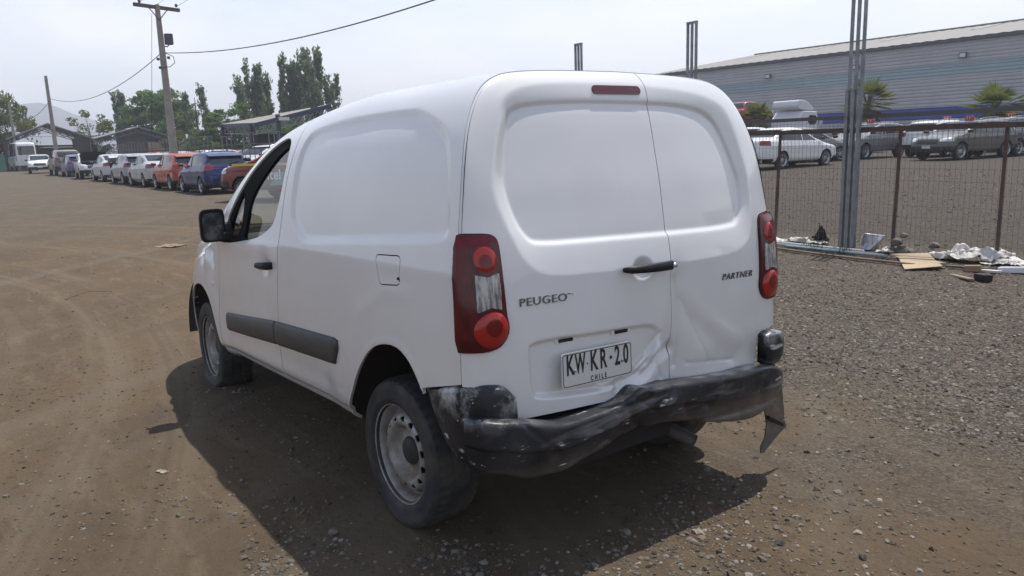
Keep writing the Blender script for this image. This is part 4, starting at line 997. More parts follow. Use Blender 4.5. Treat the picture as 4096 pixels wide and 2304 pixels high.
def ground_h(x, y):
    z = base_h(x, y)
    r = np.hypot(x-CX, y-CY); f = np.exp(-r/14)
    z = z + f*(.030*(vnoise(x*.9, y*.9, 1)-.5) + .014*(vnoise(x*4, y*4, 2)-.5) + .009*(vnoise(x*11, y*11, 3)-.5))
    # tyre tracks curving through the yard, rib marks across them
    for (a, b, c, sd) in ((2.6, .16, -.012, 5), (4.1, .16, -.012, 6), (6.3, .30, -.02, 7), (7.9, .30, -.02, 8), (-2.6, -.06, .0, 9), (-4.2, -.06, .0, 10)):
        yy = a + b*x + c*x*x; d = (y-yy); t = np.exp(-(d/.11)**2)
        z = z - f*t*(.014 + .008*np.sin(x*42 + 5*np.sin(d*25)))*(.4+vnoise(x*.7, y*.7, sd))
    # fine ridge between gravel and dirt behind the van
    return z
def gz(x, y): return float(ground_h(np.array([x]), np.array([y]))[0])
def axis(lo, hi, step, lim0, lim1, g=1.12):
    a = list(np.arange(lo, hi, step)); s = step; v = a[-1]
    while v < lim1: s *= g; v += s; a.append(v)
    s = step; v = lo; pre = []
    while v > lim0: s *= g; v -= s; pre.append(v)
    return np.array(pre[::-1] + a)
gx = axis(-2.2, 9.0, .045, -3000, 3000); gy = axis(-9.5, 5.0, .045, -3000, 3000)
GX, GY = np.meshgrid(gx, gy, indexing='ij'); GZ = ground_h(GX, GY)
def ground_mat():
    m = mat('yard_dirt', (0.120, 0.093, 0.065), .95, spec=.15); N = m.node_tree; b = N.nodes['Principled BSDF']; L = N.links.new
    tc = nod(m, 'ShaderNodeTexCoord'); P = tc.outputs['Object']
    sp = nod(m, 'ShaderNodeSeparateXYZ'); L(P, sp.inputs[0])
    def nz(scale, detail=6, rough=.6, dist=0, stretch=None):
        n = nod(m, 'ShaderNodeTexNoise', Scale=scale, Detail=detail, Roughness=rough, Distortion=dist)
        if stretch:
            mp = nod(m, 'ShaderNodeMapping'); mp.inputs['Scale'].default_value = stretch; mp.inputs['Rotation'].default_value = (0, 0, .25); L(P, mp.inputs[0]); L(mp.outputs[0], n.inputs['Vector'])
        else: L(P, n.inputs['Vector'])
        return n.outputs['Fac']
    def mr(src, a, b_, c=0, d=1):
        n = nod(m, 'ShaderNodeMapRange'); n.interpolation_type = 'SMOOTHSTEP'
        for i, v in ((1, a), (2, b_), (3, c), (4, d)): n.inputs[i].default_value = v
        L(src, n.inputs[0]); return n.outputs[0]
    def math_(op, a, b_):
        n = nod(m, 'ShaderNodeMath', operation=op)
        for i, v in ((0, a), (1, b_)):
            if isinstance(v, (int, float)): n.inputs[i].default_value = v
            else: L(v, n.inputs[i])
        return n.outputs[0]
    def mix(f, a, b_):
        n = nod(m, 'ShaderNodeMix', data_type='RGBA'); L(f, n.inputs[0])
        for i, v in ((6, a), (7, b_)):
            if isinstance(v, tuple): n.inputs[i].default_value = (*v, 1)
            else: L(v, n.inputs[i])
        return n.outputs[2]
    dirt = mix(mr(nz(.55, 5), .35, .68), (0.124, 0.088, 0.054), (0.090, 0.068, 0.047))
    dirt = mix(mr(nz(1.6, 6, .6, .6, (1, 4.5, 1)), .50, .72), dirt, (0.142, 0.108, 0.070))
    dirt = mix(mr(nz(14, 6, .7), .52, .75), dirt, (0.064, 0.048, 0.034))
    # swept, compacted wheel tracks: bands that follow wide turning circles
    def arcs(cx, cy, k, lo, hi, amt, base, colr):
        a = nod(m, 'ShaderNodeVectorMath', operation='SUBTRACT'); L(P, a.inputs[0]); a.inputs[1].default_value = (cx, cy, 0)
        ln = nod(m, 'ShaderNodeVectorMath', operation='LENGTH'); L(a.outputs[0], ln.inputs[0])
        g_ = nod(m, 'ShaderNodeTexNoise', Scale=1.0, Detail=5.0, Roughness=.62); cb = nod(m, 'ShaderNodeCombineXYZ'); L(math_('MULTIPLY', ln.outputs['Value'], k), cb.inputs[0]); L(math_('MULTIPLY', nz(.25, 2), 1.6), cb.inputs[1]); L(cb.outputs[0], g_.inputs['Vector'])
        return mix(mr(g_.outputs['Fac'], lo, hi, 0, amt), base, colr)
    dirt = arcs(6.0, 16.0, 2.4, .48, .70, .75, dirt, (0.153, 0.122, 0.085)); dirt = arcs(30.0, 20.0, 1.7, .50, .68, .6, dirt, (0.144, 0.117, 0.087)); dirt = arcs(6.0, 16.0, 3.1, .56, .72, .5, dirt, (0.076, 0.056, 0.038))
    grav = mix(mr(nz(38, 4, .7), .35, .66), (0.057, 0.049, 0.040), (0.142, 0.125, 0.103))
    grav = mix(mr(nz(120, 3, .7), .56, .68), grav, (0.199, 0.180, 0.151))
    def vor(scale):
        n = nod(m, 'ShaderNodeTexVoronoi', Scale=scale); L(P, n.inputs['Vector']); return n
    v1, v2 = vor(62), vor(150)
    sv = nod(m, 'ShaderNodeSeparateColor'); L(v1.outputs['Color'], sv.inputs[0]); sv2 = nod(m, 'ShaderNodeSeparateColor'); L(v2.outputs['Color'], sv2.inputs[0])
    peb = mix(mr(sv.outputs[0], 0, 1), (0.049, 0.041, 0.033), (0.160, 0.140, 0.113)); peb = mix(mr(sv2.outputs[1], .80, .95, 0, .8), peb, (0.204, 0.182, 0.152)); peb = mix(mr(v1.outputs['Distance'], .45, .75, 0, .75), peb, (0.029, 0.024, 0.019))
    grav = mix(mr(nz(5, 4), .3, .75, .55, 1.0), grav, peb)
    lot = mix(mr(nz(16, 6, .75), .35, .7), (0.053, 0.044, 0.036), (0.099, 0.084, 0.067))
    lot = mix(mr(nz(70, 4, .7), .60, .70), lot, (0.180, 0.163, 0.135))
    # where the gravel lies: to the right of the van and beyond the fence; the yard's far end is greyer too
    edge = nz(.8, 6, .65)
    gm = math_('ADD', math_('MULTIPLY', sp.outputs[1], -.5), math_('MULTIPLY', edge, 3.2))
    gm = math_('SUBTRACT', gm, math_('MULTIPLY', sp.outputs[0], .13))
    g1 = mr(gm, 1.6, 3.0, 0, .80)
    far = mr(math_('ADD', sp.outputs[0], math_('MULTIPLY', edge, 10)), 14, 28, 0, .75)
    c = mix(g1, dirt, grav); c = mix(far, c, mix(mr(nz(2.2, 7, .7), .38, .66), (0.087, 0.075, 0.058), (0.120, 0.102, 0.078)))
    l1 = mr(math_('ADD', sp.outputs[1], math_('MULTIPLY', edge, .8)), -7.6, -8.6)
    c = mix(l1, c, lot)
    # dark trodden clods
    c = mix(mr(nz(30, 5, .75), .64, .70, 0, .7), c, (0.046, 0.035, 0.025))
    L(c, b.inputs['Base Color'])
    bp = nod(m, 'ShaderNodeBump', Strength=.9, Distance=.02); L(nz(45, 8, .75), bp.inputs['Height'])
    bpv = nod(m, 'ShaderNodeBump', Strength=.5, Distance=.012); bpv.invert = True; L(v1.outputs['Distance'], bpv.inputs['Height']); gmul = mr(g1, .2, .8, 0, .6); L(gmul, bpv.inputs['Strength']); L(bp.outputs[0], bpv.inputs['Normal']); bp = bpv
    bp2 = nod(m, 'ShaderNodeBump', Strength=.35, Distance=.05); L(nz(7, 8, .65, .3), bp2.inputs['Height']); L(bp.outputs[0], bp2.inputs['Normal'])
    L(bp2.outputs[0], b.inputs['Normal'])
    return m
nx_, ny_ = GX.shape
I = np.arange(nx_*ny_).reshape(nx_, ny_)
GF = np.stack([I[:-1, :-1], I[1:, :-1], I[1:, 1:], I[:-1, 1:]], -1).reshape(-1, 4)
ground = mesh('ground', np.stack([GX, GY, GZ], -1).reshape(-1, 3), GF.tolist(), ground_mat()); tag(ground, kind='structure')

# ---- loose stones, real geometry
def stones(name, n, sampler, size, label, cols, seed, ico=False, cap=.022):
    r = np.random.RandomState(seed)
    x, y = sampler(r, n); n = len(x)
    z = ground_h(x, y); s = np.minimum(size(r, n), cap)
    if ico:
        g = (1+5**.5)/2; base = np.array([[-1,g,0],[1,g,0],[-1,-g,0],[1,-g,0],[0,-1,g],[0,1,g],[0,-1,-g],[0,1,-g],[g,0,-1],[g,0,1],[-g,0,-1],[-g,0,1]])/1.9
        f = np.array([[0,11,5],[0,5,1],[0,1,7],[0,7,10],[0,10,11],[1,5,9],[5,11,4],[11,10,2],[10,7,6],[7,1,8],[3,9,4],[3,4,2],[3,2,6],[3,6,8],[3,8,9],[4,9,5],[2,4,11],[6,2,10],[8,6,7],[9,8,1]])
    else:
        base = np.array([[1,0,0],[-1,0,0],[0,1,0],[0,-1,0],[0,0,1],[0,0,-1]], float)
        f = np.array([[0,2,4],[2,1,4],[1,3,4],[3,0,4],[2,0,5],[1,2,5],[3,1,5],[0,3,5]])
    nv = len(base)
    B = base[None]*(1 + r.uniform(-.28, .28, (n, nv, 1))) + r.uniform(-.18, .18, (n, nv, 3))
    B *= np.stack([np.ones(n), r.uniform(.55, 1, n), r.uniform(.35, .75, n)], 1)[:, None]*s[:, None, None]
    a = r.uniform(0, 2*np.pi, n); c, sn = np.cos(a), np.sin(a)
    V = np.stack([B[..., 0]*c[:, None]-B[..., 1]*sn[:, None], B[..., 0]*sn[:, None]+B[..., 1]*c[:, None], B[..., 2]], -1)
    V[..., 0] += x[:, None]; V[..., 1] += y[:, None]; V[..., 2] += (z + s*.12)[:, None]
    F = (f[None] + (np.arange(n)*nv)[:, None, None]).reshape(-1, 3)
    me = bpy.data.meshes.new(name); me.from_pydata(V.reshape(-1, 3).tolist(), [], F.tolist())
    at = me.attributes.new('tone', 'FLOAT_COLOR', 'POINT'); cc = np.array(cols)[r.randint(len(cols), size=n)]*r.uniform(.58, 1.1, (n, 1))
    at.data.foreach_set('color', np.concatenate([np.repeat(cc, nv, 0), np.ones((n*nv, 1))], 1).ravel().astype(np.float32))
    m = mat('stone_stuff', (.2, .2, .2), .9, spec=.2); 
    if not m.node_tree.nodes.get('tone'):
        an = nod(m, 'ShaderNodeAttribute', attribute_name='tone'); an.name = 'tone'; m.node_tree.links.new(an.outputs[0], m.node_tree.nodes['Principled BSDF'].inputs['Base Color'])
    me.materials.append(m)
    return tag(link(name, me), label, None, None, 'stuff')
def under_van(x, y): return (x > -.35) & (x < 3.2) & (np.abs(y) < .7)
def gravel_near(d0, d1):
    def f(r, n):
        d = np.exp(r.uniform(np.log(d0), np.log(d1), n)); a = CAM_YAW + r.uniform(-.75, .38, n)
        x = CX + d*np.cos(a); y = CY + d*np.sin(a)
        k = -.75*(y-.15) + 2.6*vnoise(x*.6, y*.6, 21) - .08*x + 1.4*(vnoise(x*2.4, y*2.4, 22)-.5)
        keep = (k > 1.05+1.9*r.uniform(0, 1, n)**.8) & (y > -7.9) & ~under_van(x, y)
        return x[keep], y[keep]
    return f
def sparse_sampler(r, n):
    d = np.exp(r.uniform(np.log(1.2), np.log(22), n)); a = CAM_YAW + r.uniform(-.65, .68, n)
    x = CX + d*np.cos(a); y = CY + d*np.sin(a); k = vnoise(x*1.3, y*1.3, 31)
    keep = (k > .25+.7*r.uniform(0, 1, n)) & (y > -8)
    return x[keep], y[keep]
def lot_sampler(r, n):
    x = r.uniform(-4, 14, n); y = r.uniform(-24, -7.9, n); return x, y
GREYS = [(.155,.136,.114),(.110,.097,.082),(.190,.170,.143),(.085,.072,.058),(.135,.109,.082),(.225,.205,.178)]
BROWN = [(.135,.108,.082),(.085,.069,.055),(.165,.138,.11),(.11,.094,.08),(.19,.175,.155)]
stones('loose_gravel', 70000, gravel_near(1.25, 4.6), lambda r, n: .0058*np.exp(r.normal(0, .50, n)), 'loose grey gravel near the camera, to the right of the van', GREYS, 1, True)
stones('gravel_spread', 85000, gravel_near(4.4, 13), lambda r, n: .0100*np.exp(r.normal(0, .42, n)), 'grey gravel between the van and the fence', GREYS, 4)
stones('scattered_stones', 42000, sparse_sampler, lambda r, n: .0046*np.exp(r.normal(0, .55, n)), 'small stones scattered over the brown dirt', BROWN, 2, True, cap=.014)
stones('lot_gravel', 16000, lot_sampler, lambda r, n: .016*np.exp(r.normal(0, .4, n)), 'coarse stones on the fenced car lot', BROWN[1:]+GREYS[:3], 3, cap=.05)

# ================================================================ fence, posts, litter
GALV = mat('galvanised_steel', (.22, .23, .25), .5, metal=.55); noise_mix(GALV, (.24, .25, .27), (.16, .165, .18), scale=6, lo=.35, hi=.7, rough=(.35, .6))
RUST = mat('rusty_steel', (.075, .048, .036), .8); noise_mix(RUST, (.060, .042, .034), (.115, .062, .040), scale=12, lo=.4, hi=.7)
WIRE = mat('fence_wire', (.10, .095, .09), .6, metal=.3)
def fence_y(x): return -7.66 - .055*(x-2.5)
# triple steel frames along the fence line
def steel_frame(x, y, h, wd, rz, label, base):
    z = float(base_h(np.array([x]), np.array([y]))[0]) - .05
    r = thing('steel_post', label, 'post', (x, y, z), rz, 'triple steel posts along the fence')
    for dx in (-1, 0, 1):
        MB().box((dx*(wd-.036)/2, 0, h/2), (.036, .032, h)).build('upright', GALV, r)
        if base: MB().box((dx*(wd-.036)/2-.012, .046, 1.08), (.046, .05, 2.16)).build('base_channel', GALV, r)
    MB().box((0, 0, h+.018), (wd+.004, .036, .036)).build('cap', GALV, r)
    return r
for x, lab in ((2.78, 'tall triple steel post nearest, running out of the top at right'), (5.64, 'triple steel post rising behind the van roof at right'), (8.50, 'triple steel post above the middle of the van roof')):
    steel_frame(x, fence_y(x)+.03, 3.38, .212, math.atan(-.055), lab, True)
for i, x in enumerate([27.9, 31.6, 35.4, 39.2, 43.6, 47.6, 51.6, 56, 60.5, 65, 69.5, 74, 79, 84]):
    where = ['nearest the camera post', 'right behind the blue hatchback roof', 'over the middle of the blue hatchback', 'left of the blue hatchback', 'over the orange car', 'right of the concrete pole', 'left of the concrete pole', 'over the silver sedan', 'over the grey hatchback'][i] if i < 9 else ('far along, fifth from the shed', 'far along, fourth from the shed', 'far along, third from the shed', 'far along, second from the shed', 'far along, last before the shed')[i-9]
    steel_frame(x, fence_y(x)-.05+.9*(x > 20)*.0, 2.25 + .06*math.sin(i*2.3), .46, math.pi/2-.2, 'grey triple steel frame behind the row of cars, ' + where, False)
# mesh fence
fen = thing('mesh_fence', 'low wire mesh fence with rusty rails between yard and car lot', 'fence')
def fz(x): return float(base_h(np.array([x]), np.array([fence_y(x)]))[0])
for i, x in enumerate([-3.2, -1.6, -.4, .92, 2.17, 3.98, 5.6, 7.2, 8.8, 10.4, 12.2, 14.0, 15.8, 17.6, 19.4, 21.2] + list(np.arange(24.0, 78, 2.86))):
    MB().bar((x, fence_y(x), fz(x)-.1), (x-.02*(i % 3), fence_y(x), fz(x)+1.565), .032, .032).build('fence_post', RUST, fen)
for x0, x1 in ((-3.2, .92), (.92, 3.98), (3.98, 12.2), (12.2, 24), (24, 50), (50, 77)):
    a, b = (x0, fence_y(x0)+.03, fz(x0)+1.575), (x1, fence_y(x1)+.03, fz(x1)+1.575)
    MB().bar(a, b, .03, .045).build('rail', RUST, fen)
    MB().bar((x0, fence_y(x0)-.02, fz(x0)+1.61), (x1, fence_y(x1)-.02, fz(x1)+1.60), .02, .022).build('rail', RUST, fen)
    MB().bar((x0, fence_y(x0)-.16, fz(x0)+1.76), (x1, fence_y(x1)-.16, fz(x1)+1.76), .02, .05).build('rail', WIRE, fen)
m = MB()
for x in np.arange(-3.2, 12, .062):
    y = fence_y(x); z = fz(x); q = .004*math.sin(x*37)
    m.bar((x+q, y, z+.03), (x-q, y, z+1.56), .0026)
    m.bar((x+q, y-.16, z+1.42), (x-q, y-.16, z+1.76), .0026)
for h in (.06,.20,.34,.48,.62,.78,.93,1.08,1.22,1.36,1.5):
    xs_ = np.arange(-3.2, 12.1, 1.0)
    for a, b in zip(xs_[:-1], xs_[1:]): m.bar((a, fence_y(a), fz(a)+h+.006*math.sin(a*3+h*9)), (b, fence_y(b), fz(b)+h+.006*math.sin(b*3+h*9)), .0026)
for h in (1.5, 1.60, 1.68):
    m.bar((-3.2, fence_y(-3.2)-.16, fz(-3.2)+h), (12, fence_y(12)-.16, fz(12)+h), .0026)
o = m.build('wire_mesh', WIRE, fen); o['kind'] = 'stuff'
m = MB()
for x in np.arange(12, 77, .12): m.bar((x, fence_y(x), fz(x)+.03), (x, fence_y(x), fz(x)+1.57), .006)
for h in np.arange(.1, 1.55, .16): m.bar((12, fence_y(12), fz(12)+h), (30, fence_y(30), fz(30)+h), .005); m.bar((30, fence_y(30), fz(30)+h), (77, fence_y(77), fz(77)+h), .006)
o = m.build('wire_mesh', WIRE, fen); o['kind'] = 'stuff'

# litter along the fence foot
WPLAS = mat('white_plastic_film', (.52, .51, .48), .6); noise_mix(WPLAS, (.52, .505, .475), (.34, .31, .265), scale=7, lo=.40, hi=.72)
CARD = mat('cardboard', (.36, .27, .17), .9); noise_mix(CARD, (.38, .29, .185), (.31, .23, .145), scale=3, lo=.4, hi=.7)
BROWNC = mat('brown_cardboard', (.24, .17, .11), .9); PIPE = mat('pale_pipe', (.45, .46, .45), .6); TEAL = mat('teal_pipe', (.20, .29, .30), .5); TIMB = mat('old_timber', (.13, .095, .065), .9); noise_mix(TIMB, (.15, .11, .075), (.09, .065, .045), scale=9, lo=.4, hi=.7, stretch=(1, 8, 1))
def crumple(name, label, cat, c, size, h, mt, seed, rz=0, folds=5, group=None):
    r = np.random.RandomState(seed); n = 34; u = np.linspace(-1, 1, n); U, Vv = np.meshgrid(u, u, indexing='ij')
    ang = np.arctan2(Vv, U); rad = np.maximum(np.abs(U), np.abs(Vv)); edge = 1 - .25*vnoise(ang*1.4+9, ang*0+seed, seed) - .15*vnoise(ang*4+9, ang*0+3, seed)
    X = U*edge*size[0]/2; Y = Vv*edge*size[1]/2
    Z = h*(.75*vnoise(U*1.6+seed, Vv*1.6, seed)*(1-.6*rad**2) + .35*np.abs(vnoise(U*folds+3, Vv*folds, seed+1)-.5) + .15*np.abs(vnoise(U*folds*2.3, Vv*folds*2.3, seed+2)-.5))
    X += .18*size[0]*(vnoise(U*3, Vv*3+7, seed+3)-.5); Y += .18*size[1]*(vnoise(U*3+5, Vv*3, seed+4)-.5)
    I2 = np.arange(n*n).reshape(n, n); F = np.stack([I2[:-1, :-1], I2[1:, :-1], I2[1:, 1:], I2[:-1, 1:]], -1).reshape(-1, 4)
    Z = Z - Z.min()*.6
    o = mesh(name, np.stack([X, Y, Z], -1).reshape(-1, 3), F.tolist(), mt, None, True, (c[0], c[1], gz(c[0], c[1])+.004)); o.rotation_euler[2] = rz
    s = o.modifiers.new('thick', 'SOLIDIFY'); s.thickness = .003
    return tag(o, label, cat, group)
def fpt(x, dy): return (x, fence_y(x)+dy)
# ---- litter
LG = 'litter along the fence foot'
crumple('plastic_film', 'crumpled white plastic film beside the fence post nearest the van', 'plastic sheet', (3.95,-7.55), (.55,.35), .16, WPLAS, 1, .2, group=LG)
crumple('plastic_film', 'white plastic film heap with black rags left of the thick steel post', 'plastic sheet', (3.40,-7.66), (.65,.34), .20, WPLAS, 2, .1, group=LG)
crumple('black_rag', 'black rag sticking up from white film left of the steel post', 'rag', (3.28,-7.80), (.24,.16), .34, TRIM, 7, .4, 3, group=LG)
crumple('black_rag', 'flat black rag lying among the white film', 'rag', (3.50,-7.58), (.26,.16), .10, TRIM, 8, .9, 3, group=LG)
crumple('plastic_film', 'small white plastic scrap beside the crushed metal can', 'plastic sheet', (2.22,-7.56), (.24,.18), .12, WPLAS, 3, .3, group=LG)
crumple('plastic_film', 'white plastic bag behind the cardboard sheet', 'plastic sheet', (1.48,-7.50), (.42,.28), .16, WPLAS, 4, .1, group=LG)
crumple('plastic_film', 'tall translucent plastic sheet heaped against the right-hand fence post', 'plastic sheet', (1.10,-7.52), (.75,.40), .36, WPLAS, 5, .2, 4, group=LG)
crumple('plastic_film', 'flat white plastic sheet at the far right along the fence', 'plastic sheet', (.74,-7.46), (.66,.34), .14, WPLAS, 6, -.2, group=LG)
m = MB(); m.lathe([(0,.0),(.10,.0),(.12,.14),(.13,.21),(.12,.215),(.11,.08),(0,.05)], 14, 2); o = m.build('crushed_can', mat('dull_tin', (.42,.43,.45), .4, metal=.5), None, False, (2.52,-7.74,gz(2.52,-7.74)))
for v in o.data.vertices: v.co.x += .03*math.sin(v.co.z*22+v.co.y*13); v.co.y += .03*math.cos(v.co.z*19+v.co.x*17)
o.rotation_euler = (.12, -.1, .5); tag(o, 'crushed silver metal can standing right of the thick steel post', 'can')
# torn cardboard sheet
cp = [(1.98,-7.20),(1.83,-7.12),(1.40,-6.38),(1.10,-6.62),(1.18,-6.72),(1.14,-6.80),(1.32,-6.98),(1.62,-7.42)]
m = MB(); n = len(cp); hs = [.05,.02,.015,.05,.07,.06,.04,.07]
V = [(x, y, gz(x, y)+h) for (x, y), h in zip(cp, hs)] + [(x, y, gz(x, y)+h+.008) for (x, y), h in zip(cp, hs)]
m.add(V, [list(range(n))[::-1], [n+i for i in range(n)]] + [[i, (i+1) % n, n+(i+1) % n, n+i] for i in range(n)]); tag(fix_normals(m.build('cardboard_sheet', CARD)), 'large torn tan cardboard sheet lying in front of the fence', 'cardboard')
for i, (a, b, rr, mt, lab, nm) in enumerate((((3.75,-7.28,.03),(2.05,-7.18,.035),.016,PIPE,'long pale plastic pipe lying along the fence foot','pipe'),((3.45,-7.22,.02),(1.95,-7.10,.03),.013,TEAL,'thin teal pipe lying in front of the pale pipe','pipe'),((3.9,-7.40,.03),(2.4,-7.36,.03),.02,PIPE,'pale rod lying close under the fence','pipe'))):
    tag(MB().tube([(a[0],a[1],gz(a[0],a[1])+a[2]),((a[0]+b[0])/2,(a[1]+b[1])/2,gz((a[0]+b[0])/2,(a[1]+b[1])/2)+.03),(b[0],b[1],gz(b[0],b[1])+b[2])], rr, 8).build(nm, mt, None, True), lab, 'pipe', LG)
for a, b, lab in (((3.75,-7.02),(1.45,-6.72),'long dark timber strip bowed along the ground before the fence'),((1.15,-6.82),(-.2,-7.55),'dark timber strip running off to the right edge')):
    pts = [(a[0]+(b[0]-a[0])*t, a[1]+(b[1]-a[1])*t+.10*math.sin(math.pi*t), 0) for t in np.linspace(0, 1, 7)]
    m = MB()
    for p, q in zip(pts[:-1], pts[1:]): m.bar((p[0],p[1],gz(p[0],p[1])+.03), (q[0],q[1],gz(q[0],q[1])+.03), .05, .022)
    tag(m.build('timber_strip', TIMB), lab, 'timber', LG)
for (x, y, d, rz, mt, lab, nm, ct) in ((.86,-6.80,(.16,.09,.07),.4,BROWNC,'small brown carton scrap under the timber strip at right','carton_scrap','carton'),(.70,-6.86,(.20,.10,.03),-.3,WPLAS,'white foam scrap under the timber strip at right','foam_scrap','foam'),(.50,-7.02,(.34,.14,.06),.15,mat('foam_white',(.6,.61,.62),.5),'white moulded foam block at the right edge','foam_block','foam'),(.78,-6.33,(.42,.07,.02),-.75,BROWNC,'flat brown carton strip lying on the gravel','carton_strip','carton'),(.56,-6.30,(.16,.10,.07),-.6,TRIM,'small black plastic box lying on the gravel','plastic_box','box')):
    m = MB(); m.box((0,0,d[2]/2), d, 0); o = bevel_mod(m.build(nm, mt, None, False, (x,y,gz(x,y)+.004)), .006); o.rotation_euler = (.05,.06,rz); tag(o, lab, ct)
r0 = np.random.RandomState(5)
def rock(name, label, c, s, mt, seed, sub=2):
    bm = bmesh.new(); bmesh.ops.create_icosphere(bm, subdivisions=sub, radius=s); rr = np.random.RandomState(seed); k = rr.normal(0, 1, (6, 3))
    for v in bm.verts:
        d = np.array(v.co)/s; f = 1 + .16*sum(math.sin(3*float(d @ q)+i) for i, q in enumerate(k))/3; v.co *= f; v.co.z *= .7
    me = bpy.data.meshes.new(name); bm.to_mesh(me); bm.free(); me.materials.append(mt)
    return tag(link(name, me, None, (c[0], c[1], gz(c[0], c[1])+s*.4)), label, 'stone')
ROCK = mat('rubble', (.13,.11,.09), .9); noise_mix(ROCK, (.17,.15,.125), (.07,.058,.048), scale=20, lo=.4, hi=.65, bump=.5, bscale=50)
for i, (dx, dy, s, z) in enumerate(((0,0,.10,0),(.14,.02,.08,0),(-.12,.03,.07,0),(.05,.05,.075,.13),(.0,-.02,.05,.22))):
    o = rock('rubble_lump', ('biggest lump at the bottom of the rubble heap', 'right-hand lump of the rubble heap', 'left-hand lump of the rubble heap', 'upper lump of the rubble heap', 'topmost small lump of the rubble heap')[i] + ' at the fence', (2.05+dx,-7.66+dy), s, ROCK, 40+i); o.location.z += z; o['group'] = 'rubble heap at the fence'
rock('stone', 'single pale stone lying inside the fenced lot behind the cardboard', (2.0,-8.45), .07, ROCK, 60)
rock('stone', 'pale stone lying near the lower edge in the van shadow', (.10,1.10), .022, ROCK, 61)
crumple('paper_scrap', 'crumpled brown paper lying on the dirt beside the wing mirror', 'paper', (11.2,-.95), (.5,.32), .07, BROWNC, 12, .5)
crumple('paper_scrap', 'small pale paper scrap on the dirt left of the van shadow', 'paper', (1.22,1.50), (.07,.035), .008, mat('dull_paper', (.30,.27,.22), .9), 13, .4)
tag(MB().tube([(6.9+.18*t, 1.2-.5*t, gz(6.9+.18*t, 1.2-.5*t)+.015+.05*math.sin(t*3.1)) for t in np.linspace(0,1,8)], .004, 6).build('dry_twig', TIMB, None, True), 'thin dry twig lying on the dirt at left', 'twig')
# weeds at the fence foot
WEED = mat('weed_green', (.07,.095,.03), .8)
for i, (x, y) in enumerate(((3.0,-7.25),(2.55,-7.18),(3.2,-7.35))):
    m = MB(); rr = np.random.RandomState(i)
    for k in range(40):
        a = rr.uniform(0, 6.28); l = rr.uniform(.05, .13); p = np.array([x+rr.normal(0,.06), y+rr.normal(0,.04), 0]); p[2] = gz(p[0], p[1]); t = p + [l*.6*math.cos(a), l*.6*math.sin(a), l]; s = np.array([-math.sin(a), math.cos(a), 0])*.008
        m.add([p-s, p+s, t], [[0,1,2]])
    tag(m.build('weed_tuft', WEED), ('low green weed tuft in front of the thick steel post', 'low green weed tuft nearest the crushed can', 'low green weed tuft nearest the van')[i], 'weed', 'weeds at the fence foot')

# ================================================================ parked cars
HP = math.pi
def at_ground(x, y): return (x, y, float(base_h(np.array([x]), np.array([y]))[0]))
SILVER, GREYC, DKGREY, WHITE, BLUE, ORANGE, RED = (.42,.43,.45), (.20,.21,.23), (.075,.075,.075), (.62,.62,.62), (.002,.011,.105), (.34,.040,.012), (.18,.016,.016)
ROW = 'damaged cars parked nose to tail across the yard'
def row(name, lab, cat, typ, xr, L, Wd, H, col, y=-6.35, rz=0, **k):
    wb = k.pop('wb', .63*L); R = k.get('R', .31); xc = xr + wb/2 - (.03*L*.5-.02)
    return make_car(name, lab, cat, typ, L, Wd, H, col, at_ground(xc, y), rz, group=ROW, wb=wb, **k)
row('hatchback_car', 'dark blue hatchback at the near end of the row, rear facing the camera', 'car', 'hatch', 26.1, 3.99, 1.745, 1.50, BLUE, wb=2.52, y=-6.42, seed=1, style=8, dust=.0)
row('hatchback_car', 'orange red hatchback with crumpled side, parked ahead of the blue hatchback', 'car', 'hatch', 30.3, 3.85, 1.70, 1.49, ORANGE, wb=2.45, y=-6.35, seed=2, dents=7, style=8, dust=.12)
row('sedan_car', 'silver sedan with scraped rear corner ahead of the orange car', 'car', 'sedan', 34.8, 4.49, 1.73, 1.485, SILVER, wb=2.65, y=-6.32, seed=3, dents=2, dust=.2)
row('hatchback_car', 'grey hatchback between two silver sedans in the row', 'car', 'hatch', 39.2, 3.99, 1.74, 1.50, (.30,.32,.36), wb=2.52, y=-6.30, seed=4, dust=.15)
row('sedan_car', 'silver sedan with its boot lid raised', 'car', 'sedan', 44.5, 4.49, 1.73, 1.485, (.48,.50,.54), wb=2.65, y=-6.25, seed=5, boot_up=True, dust=.15)
make_car('crossover_car', 'wrecked white car with its dark bonnet raised, facing the camera', 'car', 'suv', 4.25, 1.78, 1.58, WHITE, at_ground(51.9,-6.15), math.pi-.06, group=ROW, wb=2.6, R=.34, hood_up=True, dents=6, seed=6)
row('hatchback_car', 'small blue car beyond the wrecked white one', 'car', 'hatch', 57.2, 3.99, 1.74, 1.50, (.03,.06,.19), wb=2.52, y=-6.22, seed=7)
row('pickup_car', 'dusty grey brown off-road car at the far end of the row', 'car', 'suv', 62.2, 4.8, 1.90, 1.85, (.14,.13,.115), wb=2.8, y=-6.15, seed=8, R=.38, dust=.5)
make_car('hatchback_car', 'white car facing the camera at the far left, before the minibus', 'car', 'suv', 4.0, 1.75, 1.55, (.72,.72,.70), at_ground(73.2,-5.5), math.pi-.10, wb=2.55, R=.32, seed=9, dust=.1)
bus = make_car('minibus', 'white minibus with dark rear window parked at the far left', 'minibus', 'bus', 6.2, 1.98, 2.75, (.60,.61,.62), at_ground(87.5,-5.6), .03, wb=3.7, R=.35, seed=10, dust=.1, seams=False)
MB().box((-.9,0,2.82), (1.4,1.1,.16)).build('roof_unit', car_paint((.60,.61,.62), .1), bus)
